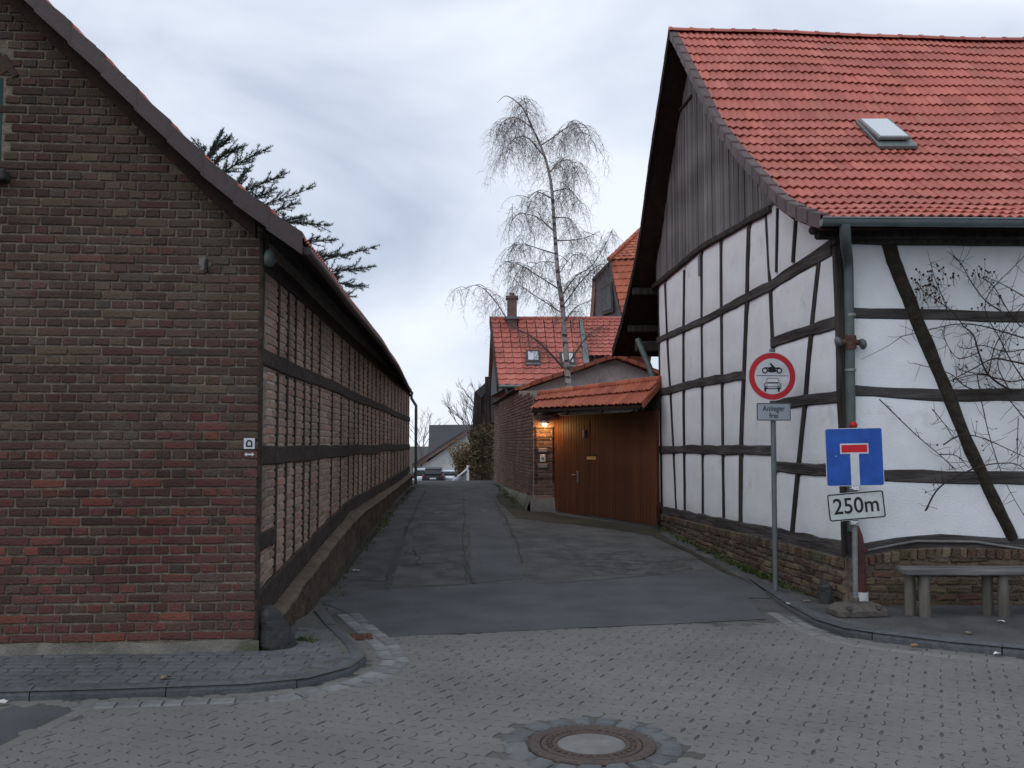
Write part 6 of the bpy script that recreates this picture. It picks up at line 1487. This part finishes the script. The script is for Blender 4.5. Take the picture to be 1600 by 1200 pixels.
# ================================================================== CARS AND BARRIER AT THE END OF THE LANE
def car(x, y, yaw, material, label, hgt=1.48, wid=1.74, lng=4.1):
    z0 = zg(x, y); t = thing('parked_car', V((x, y, z0)), label, 'car', 'cars parked at the end of the lane'); M = rotz(yaw, (x, y, z0))
    secs = [(-lng / 2, .42, .72, .80), (-lng / 2 + .12, .30, .92, .97), (-lng / 2 + .6, .22, .98, 1.0), (0, .2, .96, 1.0), (lng / 2 - .8, .22, .88, .98), (lng / 2 - .15, .3, .72, .9), (lng / 2, .42, .6, .75)]
    def loft(secs, mb, sm=True):
        vs = []; n = 10
        for (yy, zb, zt, k) in secs:
            w = wid / 2 * k; c = .12
            for a, b in ((-w + c, zb), (w - c, zb), (w, zb + c), (w, (zb + zt) / 2 + .05), (w - .04, zt - .08), (w - .12, zt), (-w + .12, zt), (-w + .04, zt - .08), (-w, (zb + zt) / 2 + .05), (-w, zb + c)): vs.append(M @ V((a, yy, b)))
        fs = [(i * n + j, i * n + (j + 1) % n, (i + 1) * n + (j + 1) % n, (i + 1) * n + j) for i in range(len(secs) - 1) for j in range(n)] + [tuple(reversed(range(n))), tuple(range((len(secs) - 1) * n, len(secs) * n))]
        mb.add(vs, fs, sm)
    mb = MB(); loft(secs, mb); body = build(mb, 'body', material, t)
    cab = [(-lng / 2 + .10, .88, 1.0, .80), (-lng / 2 + .42, .88, hgt - .06, .76), (-lng / 2 + .9, .88, hgt, .76), (.1, .88, hgt - .02, .76), (lng / 2 - 1.2, .86, 1.0, .82)]
    mb = MB(); loft([(a, b, c - .02, d) for a, b, c, d in cab], mb, False); build(mb, 'cabin', 'car_glass', t)
    mb = MB(); q = [(-lng / 2 + .36, hgt - .10), (-lng / 2 + .85, hgt + .01), (.1, hgt), (.5, hgt - .14)]
    for (ya, za), (yb, zb) in zip(q, q[1:]): mb.hexa([M @ V(p) for p in ((-.64, ya, za - .05), (.64, ya, za - .05), (.64, yb, zb - .05), (-.64, yb, zb - .05), (-.6, ya, za), (.6, ya, za), (.6, yb, zb), (-.6, yb, zb))])
    build(mb, 'roof', material, t)
    for s in (-1, 1):
        mb = MB(); mb.cbox(M @ Matrix.Translation(V((s * .70, -lng / 2 + .06, .80))), .22, .14, .22, .03); build(mb, 'tail_light', 'tail_light', t)
        for yy in (-lng / 2 + .78, lng / 2 - .8):
            mb = MB(); mb.lathe([(.18, -.10), (.30, -.10), (.31, -.06), (.31, .06), (.30, .10), (.18, .10)], M @ Matrix.Translation(V((s * .76, yy, .31))) @ Matrix.Rotation(R(90), 4, 'Y'), 18); build(mb, 'wheel', 'tyre', t)
    mb = MB(); mb.cbox(M @ Matrix.Translation(V((0, -lng / 2 - .0, .66))), .5, .03, .11, .004); build(mb, 'number_plate', 'sign_white', t)
    mb = MB(); mb.cbox(M @ Matrix.Translation(V((0, -lng / 2 + .02, .42))), 1.45, .16, .2, .04); build(mb, 'bumper', material, t)
car(P(675, 740, 74).x, 76, R(2), 'car_dark', 'dark hatchback seen from behind beyond the crest of the lane')
car(P(652, 740, 80).x, 83, R(8), 'car_silver', 'pale silver car half hidden left of the dark hatchback', 1.5)
car(P(703, 745, 77).x + .25, 79.5, R(-12), 'car_silver', 'pale silver car to the right of the dark hatchback', 1.32)
bx0 = P(706, 752, 64); bx1 = P(731, 732, 64); gz0 = zg(-3, 64); br_ = thing('barrier', V((bx1.x, 64, gz0)), 'slanting white barrier pole with pale sheet beside the parked cars', 'barrier')
mb = MB(); mb.tube([V((bx0.x - .3, 64, bx0.z - .3)), bx1], .06, 8); build(mb, 'boom', 'white_plastic', br_)
mb = MB(); mb.tube([V((bx1.x, 64.05, gz0 - .1)), bx1 + V((0, .05, .2))], .09, 8); build(mb, 'post', 'white_plastic', br_)
mb = MB(); mb.prism([V((bx0.x + .1, 64.1, gz0)), V((bx1.x - .1, 64.1, gz0)), V((bx1.x - .1, 64.1, bx1.z - .25)), V((bx0.x + .4, 64.1, bx0.z + .12))], V((0, .03, 0))); build(mb, 'sheet', 'grey_metal', br_)

# ================================================================== LITTER
def scrap(px, py, z, s, material, name, label, cat):
    p = ground_px(px, py) if z is None else G(px, py, z); mb = MB(); n = 7; vs = [p + UP * .012]
    for i in range(n): a = 2 * math.pi * i / n; r = s * random.uniform(.55, 1.1); vs.append(p + V((math.cos(a) * r, math.sin(a) * r * .8, random.uniform(.003, .02))))
    top = vs; bot = [v - UP * .002 for v in vs]; mb.add(top, [(0, 1 + i, 1 + (i + 1) % n) for i in range(n)]); mb.add(bot, [(0, 1 + (i + 1) % n, 1 + i) for i in range(n)]); build(mb, name, material, label=label, cat=cat)
scrap(557, 892, None, .05, 'paper', 'paper_scrap', 'white paper scrap on the lane asphalt beside the barn', 'litter')
scrap(1232, 944, .084, .025, 'paper', 'paper_scrap', 'tiny white scrap on the pavement near the round sign pole', 'litter')
scrap(5, 1098, .02, .04, 'paper', 'paper_scrap', 'white scrap in the gutter at the left picture edge', 'litter')
scrap(1564, 972, .084, .045, 'paper', 'paper_scrap', 'pale scrap on the pavement in front of the bench', 'litter')
scrap(1558, 1022, .02, .04, 'paper', 'paper_scrap', 'pale scrap lying at the right kerb foot', 'litter')
scrap(1428, 1010, .03, .05, 'dry_leaf', 'dry_leaf', 'curled brown leaf lying against the right kerb', 'leaf')
scrap(1515, 990, .084, .045, 'ochre_leaf', 'dry_leaf', 'ochre leaf on the pavement below the bench front', 'leaf')
scrap(1260, 940, .084, .04, 'ochre_leaf', 'dry_leaf', 'ochre leaf on the pavement beside the dark corner stump', 'leaf')
scrap(258, 1060, .08, .05, 'ochre_leaf', 'dry_leaf', 'ochre leaf on the left pavement before the barn', 'leaf')
